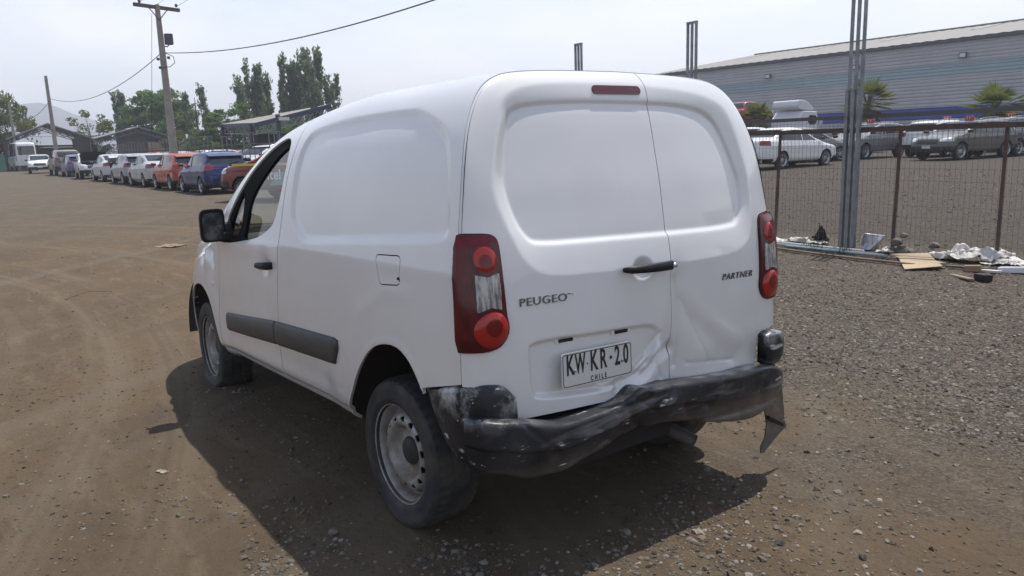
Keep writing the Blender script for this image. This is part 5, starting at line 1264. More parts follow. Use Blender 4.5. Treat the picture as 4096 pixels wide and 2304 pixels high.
# red car with operator lettering beyond the cab windows, seen side-on
redc = make_car('crossover_car', 'red off-road car with teal lettered panel seen through the van window', 'car', 'suv', 4.9, 1.85, 1.80, RED, at_ground(19.85,-6.84), math.radians(33), wb=2.8, R=.37, seed=12, dust=.15)
YEL = mat('yellow_stripe', (.55,.50,.06), .5); TEALP = mat('teal_panel', (.20,.33,.33), .5)
def side_patch(root, poly, mt, off, nm, W2=.925):
    m = MB(); m.prism(poly, 1, W2+off, W2+off+.004); return fix_normals(m.build(nm, mt, root))
side_patch(redc, [(1.75,1.08),(-1.9,1.08),(-1.9,1.15),(1.75,1.15)], YEL, .004, 'yellow_stripe')
side_patch(redc, [(.46,.50),(-1.6,.48),(-1.6,.92),(.20,.88),(.26,.70)], TEALP, .006, 'teal_panel')
text_mesh('door_lettering', 'entel', .42, mat('letter_white', (.75,.75,.74), .5), redc, frame(Vector((.42,.946,.80)), (-1,0,0), (0,0,1)), depth=.002, sx=.95, bold=.006)
m = MB(); m.lathe([(.0,0),(.10,0)], 12, 1, (.98,.944,.72)); m.build('logo_mark', CPLATE, redc)

# cars behind the fence at the left
BG = 'cars in the fenced lot behind the row'
for (nm, lab, typ, L, Wd, H, col, x, y, a, k) in (
    ('crossover_car','white off-road car with round headlamp just right of the blue hatchback','suv',4.5,1.9,1.72,(.60,.61,.62),37.2,-11.9,1.95,dict(R=.36)),
    ('crossover_car','dark off-road car with white roof behind the fence','suv',4.8,1.95,1.85,(.045,.048,.05),44.0,-14.6,1.7,dict(R=.37)),
    ('hatchback_car','orange and white car half hidden behind the fence posts','hatch',4.0,1.75,1.5,(.45,.14,.05),46.2,-13.2,1.7,{}),
    ('estate_car','white estate car side-on behind the fence','suv',4.6,1.8,1.58,(.62,.63,.64),45.0,-11.0,1.75,dict(R=.33)),
    ('sedan_car','silver sedan behind the concrete pole','sedan',4.5,1.78,1.47,(.50,.51,.53),47.4,-9.9,1.7,{}),
    ('hatchback_car','white hatchback behind the concrete pole, left of the silver sedan','hatch',4.1,1.75,1.52,(.60,.60,.60),51.8,-10.6,1.75,{}),
    ('hatchback_car','red car behind the fence left of the pole','hatch',4.0,1.75,1.5,(.30,.05,.035),55.0,-10.2,1.75,{}),
    ('crossover_car','pale grey car behind the fence beside the white estate','suv',4.3,1.8,1.60,(.38,.39,.40),41.0,-12.6,1.8,dict(R=.34)),
    ):
    make_car(nm, lab, 'car', typ, L, Wd, H, col, at_ground(x, y), a, group=BG, seed=int(x), **k)
# cars in the right-hand lot
RG = 'cars in the lot in front of the warehouse'
make_car('sedan_car','white sedan side-on behind the fence just right of the van','car','sedan',4.49,1.70,1.52,(.70,.70,.69), at_ground(14.7,-24.4), math.radians(-94), wb=2.6, R=.31, seed=21, group=RG, dust=.1, style=9)
make_car('crossover_car','grey crossover facing the camera behind the thick steel post','car','suv',4.38,1.81,1.60,(.17,.17,.17), at_ground(15.75,-32.35), math.radians(85), wb=2.65, R=.345, seed=22, group=RG, rails=True, style=10, dust=.2, sign=(-.1,.1))
make_car('crossover_car','white crossover seen from behind between the grey and brown cars','car','suv',4.38,1.81,1.60,(.66,.66,.65), at_ground(13.4,-34.8), math.radians(-96), wb=2.65, R=.345, seed=23, group=RG, rails=True, style=5, dust=.1, sign=(.1,0))
make_car('crossover_car','dark brown car with diamond badge facing the camera at right','car','suv',4.55,1.82,1.55,(.085,.078,.070), at_ground(11.3,-31.8), math.radians(77), wb=2.72, R=.34, seed=24, group=RG, style=10, dust=.2, sign=(-.2,0))
make_car('crossover_car','dark car with red tail light at the right edge','car','suv',4.38,1.81,1.62,(.075,.075,.078), at_ground(10.8,-35.4), math.radians(-97), wb=2.65, R=.345, seed=25, group=RG, rails=True, style=5, dust=.2, sign=(.0,.2))
make_car('hatchback_car','grey hatchback partly hidden behind the white sedan','car','hatch',4.0,1.75,1.50,(.20,.195,.19), at_ground(16.6,-28.6), math.atan2(-1.7,-.7), wb=2.5, seed=26, group=RG)
make_car('crossover_car','white car behind the van corner beyond the white sedan','car','suv',4.3,1.8,1.6,(.62,.62,.62), at_ground(19.8,-29.6), math.atan2(-1.6,-.8), wb=2.6, R=.33, seed=27, group=RG)
make_car('sedan_car','silver car standing far back behind the white crossover','car','sedan',4.5,1.8,1.47,(.5,.5,.52), at_ground(15.8,-40.5), math.atan2(-1.7,.6), wb=2.65, seed=28, group=RG)
make_car('sedan_car','pale car standing far back at the right edge','car','suv',4.4,1.8,1.6,(.6,.6,.6), at_ground(11.2,-40.8), math.atan2(1.7,.4), wb=2.65, R=.34, seed=29, group=RG, rails=True)
# diamond badge on the brown car's grille
# white lorry cab with roof fairing, and a carrier deck with a red pickup on it
TRW = car_paint((.66,.67,.68), .12)
tr = thing('lorry', 'white lorry cab with curved roof fairing in front of the warehouse', 'lorry', at_ground(30.4,-49.4), math.radians(-95))
m = MB(); m.prism(chaikin([(-1.1,.6),(1.2,.6),(1.28,1.2),(1.18,1.9),(1.0,2.55),(.9,2.72),(-1.1,2.72)], 1), 1, -1.22, 1.22); bevel_mod(fix_normals(m.build('cab', TRW, tr)), .06, 3)
m = MB(); m.prism(chaikin([(-1.1,2.80),(.86,2.80),(.55,3.02),(.15,3.32),(-.3,3.48),(-.8,3.52),(-1.1,3.50)], 2), 1, -1.12, 1.12); bevel_mod(fix_normals(m.build('roof_fairing', TRW, tr)), .07, 3)
for sgn in (1, -1):
    MB().prism(chaikin([(-.05,1.75),(.95,1.75),(.90,2.35),(.72,2.42),(-.05,2.42)], 1), 1, sgn*1.222, sgn*1.232).build('side_window', CGLASS, tr)
    m = MB(); m.box((1.15, sgn*1.42, 1.95), (.14,.22,.55)); bevel_mod(m.build('mirror', TRW, tr), .04)
    for xx in (.55, -2.6, -3.8):
        w_ = MB(); w_.lathe([(0,.14),(.28,.14),(.30,.16),(.48,.16),(.51,.12),(.51,-.12),(.48,-.16)], 28, 1, (xx, sgn*1.0, .51)); w_.build('wheel', CTYRE, tr, True)
MB().prism(chaikin([(-.95,1.72),(.95,1.72),(.9,2.4),(-.9,2.4)], 1), 0, 1.16, 1.30).build('windscreen', CGLASS, tr)
m = MB(); m.box((1.22,0,2.52), (.32,2.1,.05)); m.build('sun_visor', CBLACK, tr)
for q in (-.6,-.2,.2,.6): MB().box((1.32,q,2.60), (.06,.12,.05)).build('marker_lamp', CHEAD, tr)
MB().box((-2.4,0,.85), (5.0,.9,.25)).build('chassis', CBLACK, tr)
cd = thing('car_carrier', 'dark car carrier deck holding the red pickup', 'trailer', at_ground(34.2,-49.0), math.radians(-95))
for q in (-2.6,-.9,.9,2.6):
    for sgn in (1,-1): MB().box((q, sgn*1.15, .95), (.12,.12,1.9)).build('stanchion', CBLACK, cd)
MB().box((0,0,1.85), (5.8,2.4,.12)).build('deck', CBLACK, cd); MB().box((0,0,.75), (5.8,2.4,.25)).build('deck', CBLACK, cd)
for q in (-1.6, 1.7):
    for sgn in (1,-1): MB().lathe([(0,.12),(.42,.12),(.46,.08),(.46,-.1)], 24, 1, (q, sgn*.95, .46)).build('wheel', CTYRE, cd, True)
make_car('pickup_car','red pickup standing high on the carrier deck behind the van corner','pickup','pickup',5.0,1.85,1.80,(.26,.018,.020), (34.2,-48.6,at_ground(34.2,-49.0)[2]+1.91), math.radians(-95), wb=3.0, R=.38, seed=30, dust=.1)

# ================================================================ warehouse
CLAD = mat('grey_cladding', (.40,.40,.41), .5, metal=.0); noise_mix(CLAD, (.42,.42,.43), (.35,.35,.365), scale=.35, lo=.35, hi=.7)
ROOFM = mat('roof_sheet', (.20,.19,.17), .7); BLUEB = mat('blue_cladding', (.022,.050,.28), .5); BAND = mat('translucent_sheet', (.27,.35,.38), .4); BAND2 = mat('translucent_sheet_pale', (.29,.375,.40), .4); GUT = mat('dark_gutter', (.06,.065,.085), .5)
wh = thing('warehouse', 'long grey ribbed warehouse with blue band behind the car lot', 'warehouse', (0,-69.0,0), 0)
X0, X1, EV, RG_, DEP = -45.0, 62.0, 8.85, 11.95, 20.0
def ribbed(name, z0, z1, mt, xa, xb, off=0.0, pitch=.30):
    V, F = [], []; zs = []
    z = z0
    while z < z1-.01:
        e = min(z+pitch, z1); zs += [(z, 0), (z+.06*(e-z)/.3, .0), (z+.11*(e-z)/.3, .045), (z+.24*(e-z)/.3, .045)]; z = e
    zs += [(z1, 0)]
    for zz, o in zs: V += [(xa, o+off, zz), (xb, o+off, zz)]
    F = [[2*i, 2*i+1, 2*i+3, 2*i+2] for i in range(len(zs)-1)]
    o = mesh(name, V, F, mt, wh, False); fix_normals(o); return o
ribbed('wall', .3, 2.45, CLAD, X0, X1); ribbed('blue_band', 2.45, 3.48, BLUEB, X0, X1, .02)
ribbed('wall', 3.48, 6.08, CLAD, X0, X1); ribbed('wall', 7.08, EV, CLAD, X0, X1)
for i, xa in enumerate(np.arange(X0, X1-.1, 6.69)): ribbed('translucent_panel', 6.08, 7.08, BAND if i % 3 else BAND2, xa, min(xa+6.69, X1), .01)
MB().box(((X0+X1)/2, .18, EV+.12), (X1-X0+.6, .30, .26)).build('gutter', GUT, wh)
V, F = [], []
for i, x in enumerate(np.arange(X0-.3, X1+.5, .5)):
    o = .05 if i % 2 else 0; V += [(x, .25, EV+.26+o), (x, -DEP, RG_+.26+o), (x, -2*DEP, EV+.26+o)]
n = len(V)//3; F = [[3*i+j, 3*i+3+j, 3*i+4+j, 3*i+1+j] for i in range(n-1) for j in range(2)]
mesh('roof', V, F, ROOFM, wh, False)
for i, x in enumerate(np.arange(X0+4, X1, 9.0)):
    s0 = .60; MB().prism([(x, EV+.34+(RG_-EV)*s0), (x+1.1, EV+.34+(RG_-EV)*s0), (x+1.1, EV+.34+(RG_-EV)*.92), (x, EV+.34+(RG_-EV)*.92)], 1, 0, 0)
    MB().add([(x, .25-(DEP+.25)*.62, EV+.33+(RG_-EV)*.62), (x+1.0, .25-(DEP+.25)*.62, EV+.33+(RG_-EV)*.62), (x+1.0, .25-(DEP+.25)*.90, EV+.33+(RG_-EV)*.90), (x, .25-(DEP+.25)*.90, EV+.33+(RG_-EV)*.90)], [[0,1,2,3]]).build('skylight', mat('skylight_sheet', (.32,.32,.31), .4), wh)
MB().bar((X0,-DEP,RG_+.36), (X1,-DEP,RG_+.36), .5, .14).build('ridge_cap', ROOFM, wh)
MB().prism([(0,.3),(-2*DEP,.3),(-2*DEP,EV+.2),(-DEP,RG_+.2),(0,EV+.2)], 0, X1-.02, X1+.05).build('gable_wall', CLAD, wh)
MB().prism([(0,.3),(-2*DEP,.3),(-2*DEP,EV+.2),(-DEP,RG_+.2),(0,EV+.2)], 0, X0-.05, X0+.02).build('gable_wall', CLAD, wh)
for x, z in ((54.9, 7.5), (46.0, 7.55), (27.1, 7.65), (36.5, 7.55), (8.0, 7.65)):
    m = MB(); m.box((x, .32, z), (.62,.14,.46)); o = m.build('floodlight', GUT, wh); MB().box((x, .40, z), (.46,.04,.30)).build('lamp_glass', CHEAD, o); MB().box((x, .14, z+.1), (.12,.32,.12)).build('bracket', GUT, o)

# ================================================================ concrete poles, wires, sheds
CONC = mat('pole_concrete', (.30,.27,.235), .9); noise_mix(CONC, (.31,.28,.245), (.22,.19,.165), scale=3, lo=.35, hi=.7, bump=.2, bscale=30)
STEEL = mat('dark_steel', (.07,.072,.078), .6); CABLE = mat('black_cable', (.012,.012,.013), .6)
def pole(name, label, x, y, h, b0, b1):
    z = at_ground(x, y)[2]-.2; r = thing(name, label, 'pole', (x, y, z))
    n = 6; V = []; 
    for i in range(n+1):
        t = i/n; w = b0+(b1-b0)*t; V += [(-w/2,-w/2*.8,(h-z)*t), (w/2,-w/2*.8,(h-z)*t), (w/2,w/2*.8,(h-z)*t), (-w/2,w/2*.8,(h-z)*t)]
    F = [[4*i+j, 4*i+(j+1) % 4, 4*i+4+(j+1) % 4, 4*i+4+j] for i in range(n) for j in range(4)] + [[4*n+j for j in range(4)]]
    bevel_mod(fix_normals(mesh('shaft', V, F, CONC, r, False)), .03); return r
p1 = pole('utility_pole', 'tall concrete power pole with timber crossarm and floodlight', 38.7,-7.86, 8.78, .46, .24)
zz = 8.78-p1.location.z; vx = np.array([.24,-.97,0])
MB().bar(tuple(-vx*1.15+[0,0,zz-.12]), tuple(vx*1.12+[0,0,zz-.16]), .14, .16).build('crossarm', mat('crossarm_timber',(.11,.085,.075),.85), p1)
for t in (-.86, .98):
    MB().lathe([(.0,.16),(.05,.15),(.075,.08),(.05,.03),(.06,0),(0,0)], 10, 2, tuple(vx*t+[0,0,zz-.02])).build('insulator', STEEL, p1, True)
for t in (-.5, .5): MB().bar(tuple(vx*t+[-.14,0,zz-.18]), (-.14,0,zz-.75), .03, .04).build('brace', STEEL, p1)
m = MB(); m.box((vx[0]*.36-.15, vx[1]*.36, zz-1.62), (.30,.36,.52)); bevel_mod(m.build('floodlight', STEEL, p1), .03); MB().tube([tuple(vx*.05+[0,0,zz-1.95]), tuple(vx*.25+[-.1,0,zz-1.98]), tuple(vx*.38+[-.15,0,zz-1.85])], .03, 6).build('floodlight_arm', STEEL, p1, True)
for t, dz in ((-.28,-2.6),(-.22,-3.0),(.26,-2.5)): MB().box(tuple(vx*t+[-.1,0,zz+dz]), (.1,.12,.12)).build('cable_clamp', STEEL, p1)
MB().tube([tuple(vx*.1+[-.2,0,zz-2.3]), tuple(vx*.45+[-.3,0,zz-2.45]), tuple(vx*.5+[-.3,0,zz-2.75]), tuple(vx*.25+[-.25,0,zz-2.95]), tuple(vx*-.1+[-.25,0,zz-3.0])], .018, 5).build('cable_loop', CABLE, p1, True)
p2 = pole('utility_pole', 'bare concrete power pole in front of the open shed', 72.8,-6.8, 8.35, .42, .26)
p3 = pole('utility_pole', 'far concrete pole before the willow at the left edge', 92.0,-5.5, 7.35, .40, .26)
cp_ = thing('camera_post', 'black post with white security camera beside the canopy', 'camera', at_ground(28.25,-9.45)); MB().box((0,0,1.45), (.15,.15,2.9)).build('post', STEEL, cp_); MB().box((-.12,-.2,2.72), (.14,.42,.13)).build('camera_body', mat('white_plastic_case',(.65,.65,.65),.4), cp_)
def wire(name, label, A, B, sag, rad, n=28):
    t = np.linspace(0, 1, n)[:, None]; P = np.array(A)*(1-t) + np.array(B)*t; P[:, 2] -= 4*sag*(t*(1-t))[:, 0]
    return tag(MB().tube(P, rad, 6).build(name, CABLE, None, True), label, 'wire', 'overhead wires')
wire('overhead_cable', 'thick twisted cable sweeping from the pole up over the van', (38.6,-7.95,6.5), (13.1,-10.1,5.75), .55, .020)
wire('overhead_cable', 'cable sagging between the two concrete poles', (72.75,-6.9,6.5), (38.65,-7.75,6.45), 1.0, .018)
wire('overhead_cable', 'cable running from the bare pole down to the left', (93.0,-6.6,5.7), (72.85,-6.95,6.5), .5, .02)
for k, t in enumerate((-.86, .0, .98)):
    q = np.array([38.7,-7.86,8.78]) + vx*t
    wire('power_line', 'thin power line leaving the crossarm, %s insulator' % ('left','middle','right')[k], tuple(q), tuple(q+np.array([-26,-3.4,3.2])), .3, .007)
wire('guy_wire', 'thin guy wire hanging beside the tall pole', (38.6,-7.55,8.3), (40.4,-7.15,1.2), .0, .010)
for (z_, dy), w_ in zip(((4.3, 0), (3.9, .3), (2.7, -.5)), ('highest', 'middle', 'lowest')):
    wire('power_line', w_ + ' of the distant thin lines strung behind the sheds', (110,30+dy,z_+1.2), (100,-40+dy,z_+.6), .6, .018)

# open sheds
BRICK = mat('shed_wall', (.115,.10,.085), .9); noise_mix(BRICK, (.125,.108,.092), (.09,.078,.066), scale=2.5, lo=.35, hi=.7); SHR = mat('shed_roof', (.24,.235,.23), .6); TRUSS = mat('truss_steel', (.20,.195,.19), .6); TAN = mat('tan_sheet', (.40,.29,.20), .8); SHD = mat('shed_dark', (.06,.055,.052), .9)
def open_shed(label, x, yl, yp, yr, ze, zp, zer, depth, wl, full):
    r = thing('open_shed', label, 'shed', (x, 0, at_ground(x, yp)[2]))
    g0 = r.location.z; ze -= g0; zp -= g0; zer -= g0
    V = [(-.4,yl,ze),(-.4,yp,zp),(-.4,yr,zer),(depth,yl,ze),(depth,yp,zp),(depth,yr,zer)]; V += [(a,b,c+.10) for a,b,c in V]
    for (a, b) in ((0, 1), (1, 2)):
        m = MB(); q = [V[a], V[b], V[3+b], V[3+a], V[6+a], V[6+b], V[9+b], V[9+a]]; m.add(q, [[0,1,2,3],[7,6,5,4],[0,4,5,1],[1,5,6,2],[2,6,7,3],[3,7,4,0]]); fix_normals(m.build('roof_slope', SHR, r))
    for xx in np.linspace(0, depth-.3, 3):
        m = MB()
        for (y0, z0, y1, z1) in ((yl,ze,yp,zp),(yp,zp,yr,zer)):
            nn = 12; d = .42
            pts = [(xx, y0+(y1-y0)*t, z0+(z1-z0)*t-.04) for t in np.linspace(0, 1, nn+1)]; low = [(a, b, c-d) for a, b, c in pts]
            m.bar(pts[0], pts[-1], .06); m.bar(low[0], low[-1], .06)
            for i in range(nn): m.bar(pts[i], low[i+1] if i % 2 else low[i], .04); m.bar(low[i], pts[i+1], .04)
        m.build('truss', TRUSS, r)
    for y, w_, mm in wl: MB().box((.5, y, ze/2), (1.2, w_, ze)).build('wall', mm, r)
    for y in (yl+.25*(-1), yr+.5):
        m = MB()
        for a in (0, .3): m.bar((a-.2, y, 0), (a-.2, y, ze), .07)
        for i in range(8): m.bar((-.2+.3*(i % 2), y, ze*i/8), (.1-.3*(i % 2), y, ze*(i+1)/8), .04)
        m.build('lattice_column', TRUSS, r)
    if full:
        y0, y1, mm = full; zz0 = np.interp(y0, [yr, yp], [zer, zp]); zz1 = np.interp(y1, [yr, yp], [zer, zp])
        MB().prism([(y0,0),(y1,0),(y1,min(zz1,zp)-.1),(max(min(yp,y1),y0),zp-.12),(y0,zz0-.1)], 0, .8, 1.0).build('end_wall', mm, r)
    return r
open_shed('open gable roofed shed with lattice trusses at the far left', 92, -4.8, -8.6, -12.9, 3.62, 5.15, 3.42, 6, [(-5.0, 1.0, SHD), (-11.6, 1.5, SHD)], None)
s2 = open_shed('brown walled shed with low gable roof behind the parked cars', 90.5, -12.6, -17.0, -21.4, 3.45, 4.62, 3.26, 8, [], (-20.5, -14.9, BRICK))
MB().box((.6,-19.2,1.75), (.1,2.4,1.5)).build('tan_panel', TAN, s2); MB().box((.55,-19.2,2.8), (.1,2.7,.18)).build('lintel', SHD, s2)
lw = thing('low_building', 'low grey building behind the first shed', 'building', at_ground(99,-9.5)); MB().prism([(4.2,0),(4.2,1.2),(2.4,2.35),(-4.5,2.3),(-4.5,0)], 0, 0, 4).build('wall', mat('far_wall',(.22,.21,.19),.9), lw); MB().prism([(4.5,1.15),(2.4,2.45),(-4.6,2.4),(-4.6,2.55),(2.3,2.6),(4.6,1.25)], 0, -.3, 4.2).build('roof', SHD, lw)
gc = thing('green_container', 'green skip at the left edge beside the minibus', 'container', at_ground(87.1,-3.2)); m = MB(); m.prism([(-.75,0),(.65,0),(.75,1.5),(-.75,1.55)], 0, -1.6, 1.6); bevel_mod(fix_normals(m.build('bin', mat('green_tarp',(.07,.20,.14),.7), gc)), .05); MB().box((0,0,1.56), (3.3,1.56,.08)).build('rim', mat('green_tarp',(.07,.20,.14),.7), gc)
# canopy with blue truss edge
BLT = mat('blue_truss', (.035,.055,.10), .6); CAN = mat('canopy_sheet', (.22,.205,.175), .8)
cn = thing('steel_canopy', 'flat grey steel canopy with blue edge truss behind the lot', 'canopy', (0,0,at_ground(48,-17)[2]))
A = np.array([56.7,-15.8,3.35]); B = np.array([44.6,-14.2,2.98]); C = np.array([43.2,-18.6,4.05]); Dd = np.array([55.0,-23.0,4.6])
m = MB(); q = [A,B,C,Dd]; m.add([tuple(p) for p in q]+[tuple(p+[0,0,.08]) for p in q], [[0,1,2,3],[7,6,5,4],[0,4,5,1],[1,5,6,2],[2,6,7,3],[3,7,4,0]]); fix_normals(m.build('roof_sheet', CAN, cn))
for s_, e_ in ((A,B),(B,C)):
    m = MB(); nn = 16
    m.bar(tuple(s_+[0,0,-.06]), tuple(e_+[0,0,-.06]), .10, .26); m.build('edge_beam', BLT, cn)
    m = MB(); pts = [s_+(e_-s_)*t+[0,0,-.16] for t in np.linspace(0,1,nn+1)]
    m.bar(tuple(pts[0]-[0,0,.45]), tuple(pts[-1]-[0,0,.45]), .07)
    for i in range(nn): m.bar(tuple(pts[i]), tuple(pts[i+1]-[0,0,.45]) if i % 2 else tuple(pts[i]-[0,0,.45]), .045); m.bar(tuple(pts[i]-[0,0,.45]), tuple(pts[i+1]), .045)
    m.build('truss', GALV, cn)
for p in (A+(B-A)*.08, A+(B-A)*.92, C+[1.5,.5,0], Dd): MB().bar((p[0],p[1],-.2), (p[0],p[1],p[2]), .35, .35).build('column', SHD, cn)
MB().box((50,-19.5,1.2), (.2,7,2.6)).build('back_wall', SHD, cn)

# ================================================================ trees
def leaf_mat(name, c1, c2, c3):
    m = mat(name, c1, .75, spec=.25)
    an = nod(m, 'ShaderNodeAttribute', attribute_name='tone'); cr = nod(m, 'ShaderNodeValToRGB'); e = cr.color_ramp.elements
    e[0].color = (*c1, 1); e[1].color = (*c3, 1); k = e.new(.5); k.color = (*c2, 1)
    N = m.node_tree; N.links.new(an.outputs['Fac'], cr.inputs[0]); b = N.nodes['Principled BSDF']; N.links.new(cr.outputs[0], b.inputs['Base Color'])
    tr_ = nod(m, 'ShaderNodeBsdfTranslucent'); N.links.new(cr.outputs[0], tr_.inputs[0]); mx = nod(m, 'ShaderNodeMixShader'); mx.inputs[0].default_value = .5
    out = [n for n in N.nodes if n.type == 'OUTPUT_MATERIAL'][0]; N.links.new(b.outputs[0], mx.inputs[1]); N.links.new(tr_.outputs[0], mx.inputs[2]); N.links.new(mx.outputs[0], out.inputs[0])
    return m
BARK = mat('bark', (.10,.075,.055), .9)
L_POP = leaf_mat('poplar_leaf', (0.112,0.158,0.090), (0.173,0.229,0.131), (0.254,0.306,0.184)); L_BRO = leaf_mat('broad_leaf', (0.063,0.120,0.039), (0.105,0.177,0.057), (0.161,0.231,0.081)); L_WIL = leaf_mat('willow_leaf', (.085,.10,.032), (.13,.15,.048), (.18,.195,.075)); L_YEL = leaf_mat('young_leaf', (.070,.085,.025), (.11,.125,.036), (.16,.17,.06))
def leaves(name, C, D, S, tone, m, parent, r, droop=0):
    n = len(C)
    a = r.normal(size=(n, 3)) + D*1.6; a /= np.linalg.norm(a, axis=1, keepdims=True); b = np.cross(a, r.normal(size=(n, 3))); b /= np.maximum(np.linalg.norm(b, axis=1, keepdims=True), 1e-6)
    s = S[:, None]; V = np.stack([C-a*s, C+b*s*.42, C+a*s, C-b*s*.42], 1).reshape(-1, 3)
    F = np.arange(n*4).reshape(n, 4)
    me = bpy.data.meshes.new(name); me.from_pydata(V.tolist(), [], F.tolist()); at = me.attributes.new('tone', 'FLOAT', 'POINT'); at.data.foreach_set('value', np.repeat(np.clip(tone, 0, 1), 4).astype(np.float32)); me.materials.append(m)
    return link(name, me, parent)
def poplar(label, x, y, h, w, seed, spires, n=5200, m=None, group='poplars beyond the sheds'):
    r = np.random.RandomState(seed); root = thing('poplar_tree', label, 'tree', at_ground(x, y), 0, group)
    mb = MB(); Cs, Ds, Ts = [], [], []
    mb.tube([(0,0,-.2),(0,0,h*.5),(0,0,h*.9)], [.22,.14,.03], 7)
    for k in range(spires):
        ox, oy = r.uniform(-.5, .5)*w, r.uniform(-.5, .5)*w; hh = h*(1 - .33*abs(ox)/(w*.5+.01)*r.uniform(.5, 1.1)) if spires > 1 else h; z0 = h*r.uniform(.03, .2); rw = w/max(1.0, spires**.5)*r.uniform(.38, .62)
        lean = r.normal(0, .05, 2)
        mb.tube([(ox*.3, oy*.3, h*.1), (ox*.8, oy*.8, z0+.3*(hh-z0)), (ox+lean[0]*hh, oy+lean[1]*hh, hh*.95)], [.10,.07,.015], 5)
        nb = 46
        for b in range(nb):
            t = r.uniform(0, 1)**.85; zc = z0 + (hh-z0)*t; rad = rw*.80*np.sin(np.pi*min(1, .16+.84*(1-t)**.9))*r.uniform(.3, 1.0)
            a = r.uniform(0, 6.28); nl = max(4, int(n/(spires*nb))); ln = r.uniform(.5, 1.2)*h*.085
            u = r.uniform(0, 1, nl)
            c = np.stack([ox+lean[0]*zc + rad*np.cos(a)*(.55+.5*u) + r.normal(0, .11, nl), oy+lean[1]*zc + rad*np.sin(a)*(.55+.5*u) + r.normal(0, .11, nl), zc + ln*u*1.2 + r.normal(0, .05, nl)], 1)
            Cs.append(c); Ds.append(np.tile([.25*np.cos(a), .25*np.sin(a), 1.4], (nl, 1))); Ts.append(np.clip(.45 + r.normal(0, .18) + r.normal(0, .12, nl), 0, 1))
    C, D, T = np.vstack(Cs), np.vstack(Ds), np.concatenate(Ts)
    leaves('crown', C, D, r.uniform(.11, .22, len(C))*(h/9), T, m or L_POP, root, r); mb.build('trunk', BARK, root, True); return root
def broad(label, x, y, h, w, seed, n=6500, m=None, clumps=60, leaf=.15, name='broadleaf_tree', group=None, weep=0.0, low=.25):
    r = np.random.RandomState(seed); root = thing(name, label, 'tree', at_ground(x, y), 0, group); mb = MB(); Cs, Ds, Ts = [], [], []
    mb.tube([(0,0,-.2),(.05*w*r.normal(),0,h*.25),(.05*w*r.normal(),.05*w*r.normal(),h*.55)], [.05*h*.5,.04*h*.5,.02*h*.5], 8)
    nl = n//clumps
    for k in range(clumps):
        a = r.uniform(0, 6.28); u = r.uniform(-1, 1); q = r.uniform(.35, 1)**.5
        zc = h*low + h*(1-low)*(.5+.5*u)*.97; rr = w/2*math.sqrt(max(.05, 1-(u*.92)**2))*q
        c0 = np.array([rr*math.cos(a), rr*math.sin(a), zc]); cr_ = r.uniform(.07, .15)*w
        mb.tube([(0,0,h*r.uniform(.15, .4)), tuple(c0*.5+[0,0,h*.12]), tuple(c0)], [.05,.03,.008], 4)
        d = r.normal(size=(nl, 3)); d /= np.linalg.norm(d, axis=1, keepdims=True); rad = cr_*r.uniform(.3, 1, nl)[:, None]**.6
        c = c0 + d*rad*[1.35, 1.35, .62]
        if weep: c[:, 2] -= weep*np.abs(r.normal(0, 1, nl))*(.4+rr/w); 
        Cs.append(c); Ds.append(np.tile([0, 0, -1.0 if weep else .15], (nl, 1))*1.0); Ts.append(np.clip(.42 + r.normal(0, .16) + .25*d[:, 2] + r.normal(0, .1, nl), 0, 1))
    C, D, T = np.vstack(Cs), np.vstack(Ds), np.concatenate(Ts)
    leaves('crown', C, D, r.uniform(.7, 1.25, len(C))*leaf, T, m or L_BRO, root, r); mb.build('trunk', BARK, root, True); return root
broad('yellowish willow at the left edge behind the minibus', 96,-4.0, 8.4, 7.0, 1, 9000, L_WIL, 60, .20, 'willow_tree', weep=.55, low=.15)
broad('pale young tree between the two sheds', 97,-13.6, 6.4, 5.0, 2, 2600, L_YEL, 40, .16, low=.2)
poplar('pale poplar left of the dark broad tree', 106,-19.2, 8.6, 2.2, 3, 3)
broad('large dark green tree behind the tall concrete pole', 101,-22.0, 8.8, 8.2, 4, 14000, L_BRO, 90, .24, low=.08)
poplar('single narrow poplar right of the concrete pole', 93.8,-24.3, 8.5, 2.4, 5, 2, 3600)
poplar('low poplar tip far behind the sheds', 103,-25.6, 4.8, 2.0, 15, 2, 1600)
broad('layered dark tree left of the canopy', 78.5,-23.4, 6.3, 5.4, 6, 8000, L_BRO, 60, .18, low=.1)
poplar('tall grey green poplar clump above the canopy, left of two', 82,-27.6, 10.2, 4.6, 7, 9, 12000)
poplar('tall windswept poplar clump above the van roof, right of two', 83.5,-35.6, 11.8, 7.4, 8, 17, 18000)
broad('green shrub under the poplars left of the canopy', 76,-26.5, 4.6, 5.0, 9, 4200, L_BRO, 36, .14, 'shrub', low=.1)
broad('green shrub between pole and canopy', 84,-20.5, 3.6, 4.8, 10, 3600, L_YEL, 36, .15, 'shrub', low=.05)
broad('green shrub right of the single poplar', 80,-21.0, 3.4, 4.4, 11, 3600, L_BRO, 36, .14, 'shrub', low=.05)
broad('dark bushy tree behind the canopy', 68,-25.0, 4.2, 7.5, 12, 5200, L_BRO, 46, .14, 'shrub', low=.05)
broad('dark bush behind the right end of the canopy', 66,-30.5, 4.4, 7.5, 13, 5200, L_BRO, 46, .14, 'shrub', low=.05)
broad('small far bush under the first shed', 112,-8.0, 3.2, 4.0, 14, 1800, L_YEL, 24, .16, 'shrub', low=.05)
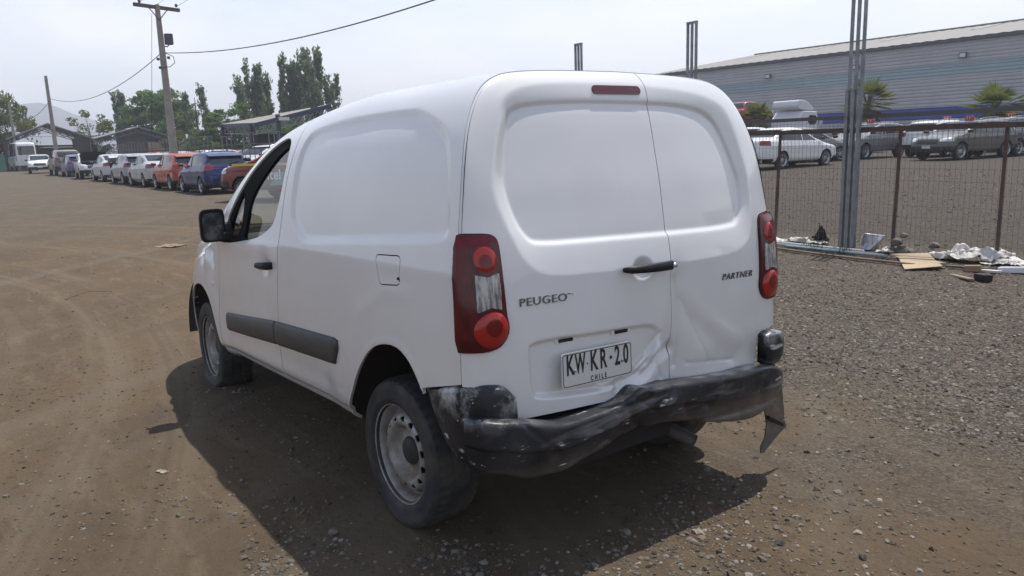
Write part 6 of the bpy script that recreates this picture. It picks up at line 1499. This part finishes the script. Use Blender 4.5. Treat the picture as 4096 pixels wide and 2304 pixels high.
# palms in front of the warehouse
L_PAL = leaf_mat('palm_leaf', (.075,.090,.022), (.115,.135,.034), (.19,.19,.075)); DRYP = mat('dry_palm', (.17,.125,.075), .9)
def palm(label, x, y, h, rad, seed):
    r = np.random.RandomState(seed); root = thing('fan_palm', label, 'palm', at_ground(x, y), 0, 'fan palms before the warehouse')
    mb = MB(); mb.tube([(0,0,-.2),(0,0,h*.6),(0,0,h)], [.30,.24,.20], 9); mb.build('trunk', BARK, root, True)
    for dry in (0, 1):
        mm = MB()
        for k in range(34 if not dry else 16):
            a = r.uniform(0, 6.28); el = r.uniform(-.25, 1.35) if not dry else r.uniform(-1.2, -.3); st = rad*r.uniform(.45, .65)
            d = np.array([math.cos(a)*math.cos(el), math.sin(a)*math.cos(el), math.sin(el)]); c = np.array([0,0,h]) + d*st; s = np.cross(d, [0,0,1.0]); s /= np.linalg.norm(s)+1e-6; u = np.cross(s, d)
            mm.bar((0,0,h), tuple(c), .025)
            nb = 15
            for b in range(nb):
                th = (b/(nb-1)-.5)*2.5; l = rad*.55*r.uniform(.85, 1.1)*(1-.15*abs(th)); e = c + (d*math.cos(th)+s*math.sin(th))*l + u*(-.10*l) - np.array([0,0,.12*l]); w_ = s*math.cos(th)*.030 - d*math.sin(th)*.030
                mid = c + (e-c)*.5 + u*.03
                mm.add([c, mid-w_, e, mid+w_], [[0,1,2],[0,2,3]])
        mm.V = [tuple(v) for v in mm.V]
        o = mm.build('fronds' if not dry else 'dry_fronds', L_PAL if not dry else DRYP, root)
        at = o.data.attributes.new('tone', 'FLOAT', 'POINT'); at.data.foreach_set('value', r.uniform(.1, .9, len(o.data.vertices)).astype(np.float32))
    return root
palm('fan palm right behind the thick steel post', 20.3,-40.8, 2.65, 1.55, 1)
palm('fan palm at the right edge in front of the blue band', 13.3,-40.0, 2.0, 1.5, 2)
palm('low fan palm between the red pickup and the white lorry', 26.2,-38.7, 2.1, 1.15, 3)
# faint far ridge
n = 60; V = []; yy = np.linspace(-900, 500, n)
prof = lambda y: 18 + 66*np.exp(-((y+150)/85)**2) + 30*np.exp(-((y+330)/160)**2) + 26*np.exp(-((y-120)/120)**2) + 6*vnoise(y/30+50, y*0, 77)
for y in yy: V += [(1480, y, -2), (1480+40, y, prof(y)*.6), (1520, y, prof(y)), (1700, y, -2)]
F = [[4*i+j, 4*i+4+j, 4*i+5+j, 4*i+1+j] for i in range(n-1) for j in range(3)]
tag(mesh('mountain_ridge', V, F, mat('ridge', (.10,.10,.085), .95)), kind='structure')
# the dusty air between here and the ridge
hz = MB().box((700,-150,44), (2200,2600,96)).build('haze', None); tag(hz, 'thin pale dusty haze over the yard', None, None, 'stuff')
hm = bpy.data.materials.new('haze_air'); hm.use_nodes = True; hm.node_tree.nodes.clear()
pv = hm.node_tree.nodes.new('ShaderNodeVolumePrincipled'); pv.inputs['Color'].default_value = (.86,.90,1.0,1); pv.inputs['Density'].default_value = .0009; pv.inputs['Anisotropy'].default_value = .2
ho = hm.node_tree.nodes.new('ShaderNodeOutputMaterial'); hm.node_tree.links.new(pv.outputs[0], ho.inputs['Volume']); hz.data.materials.append(hm)
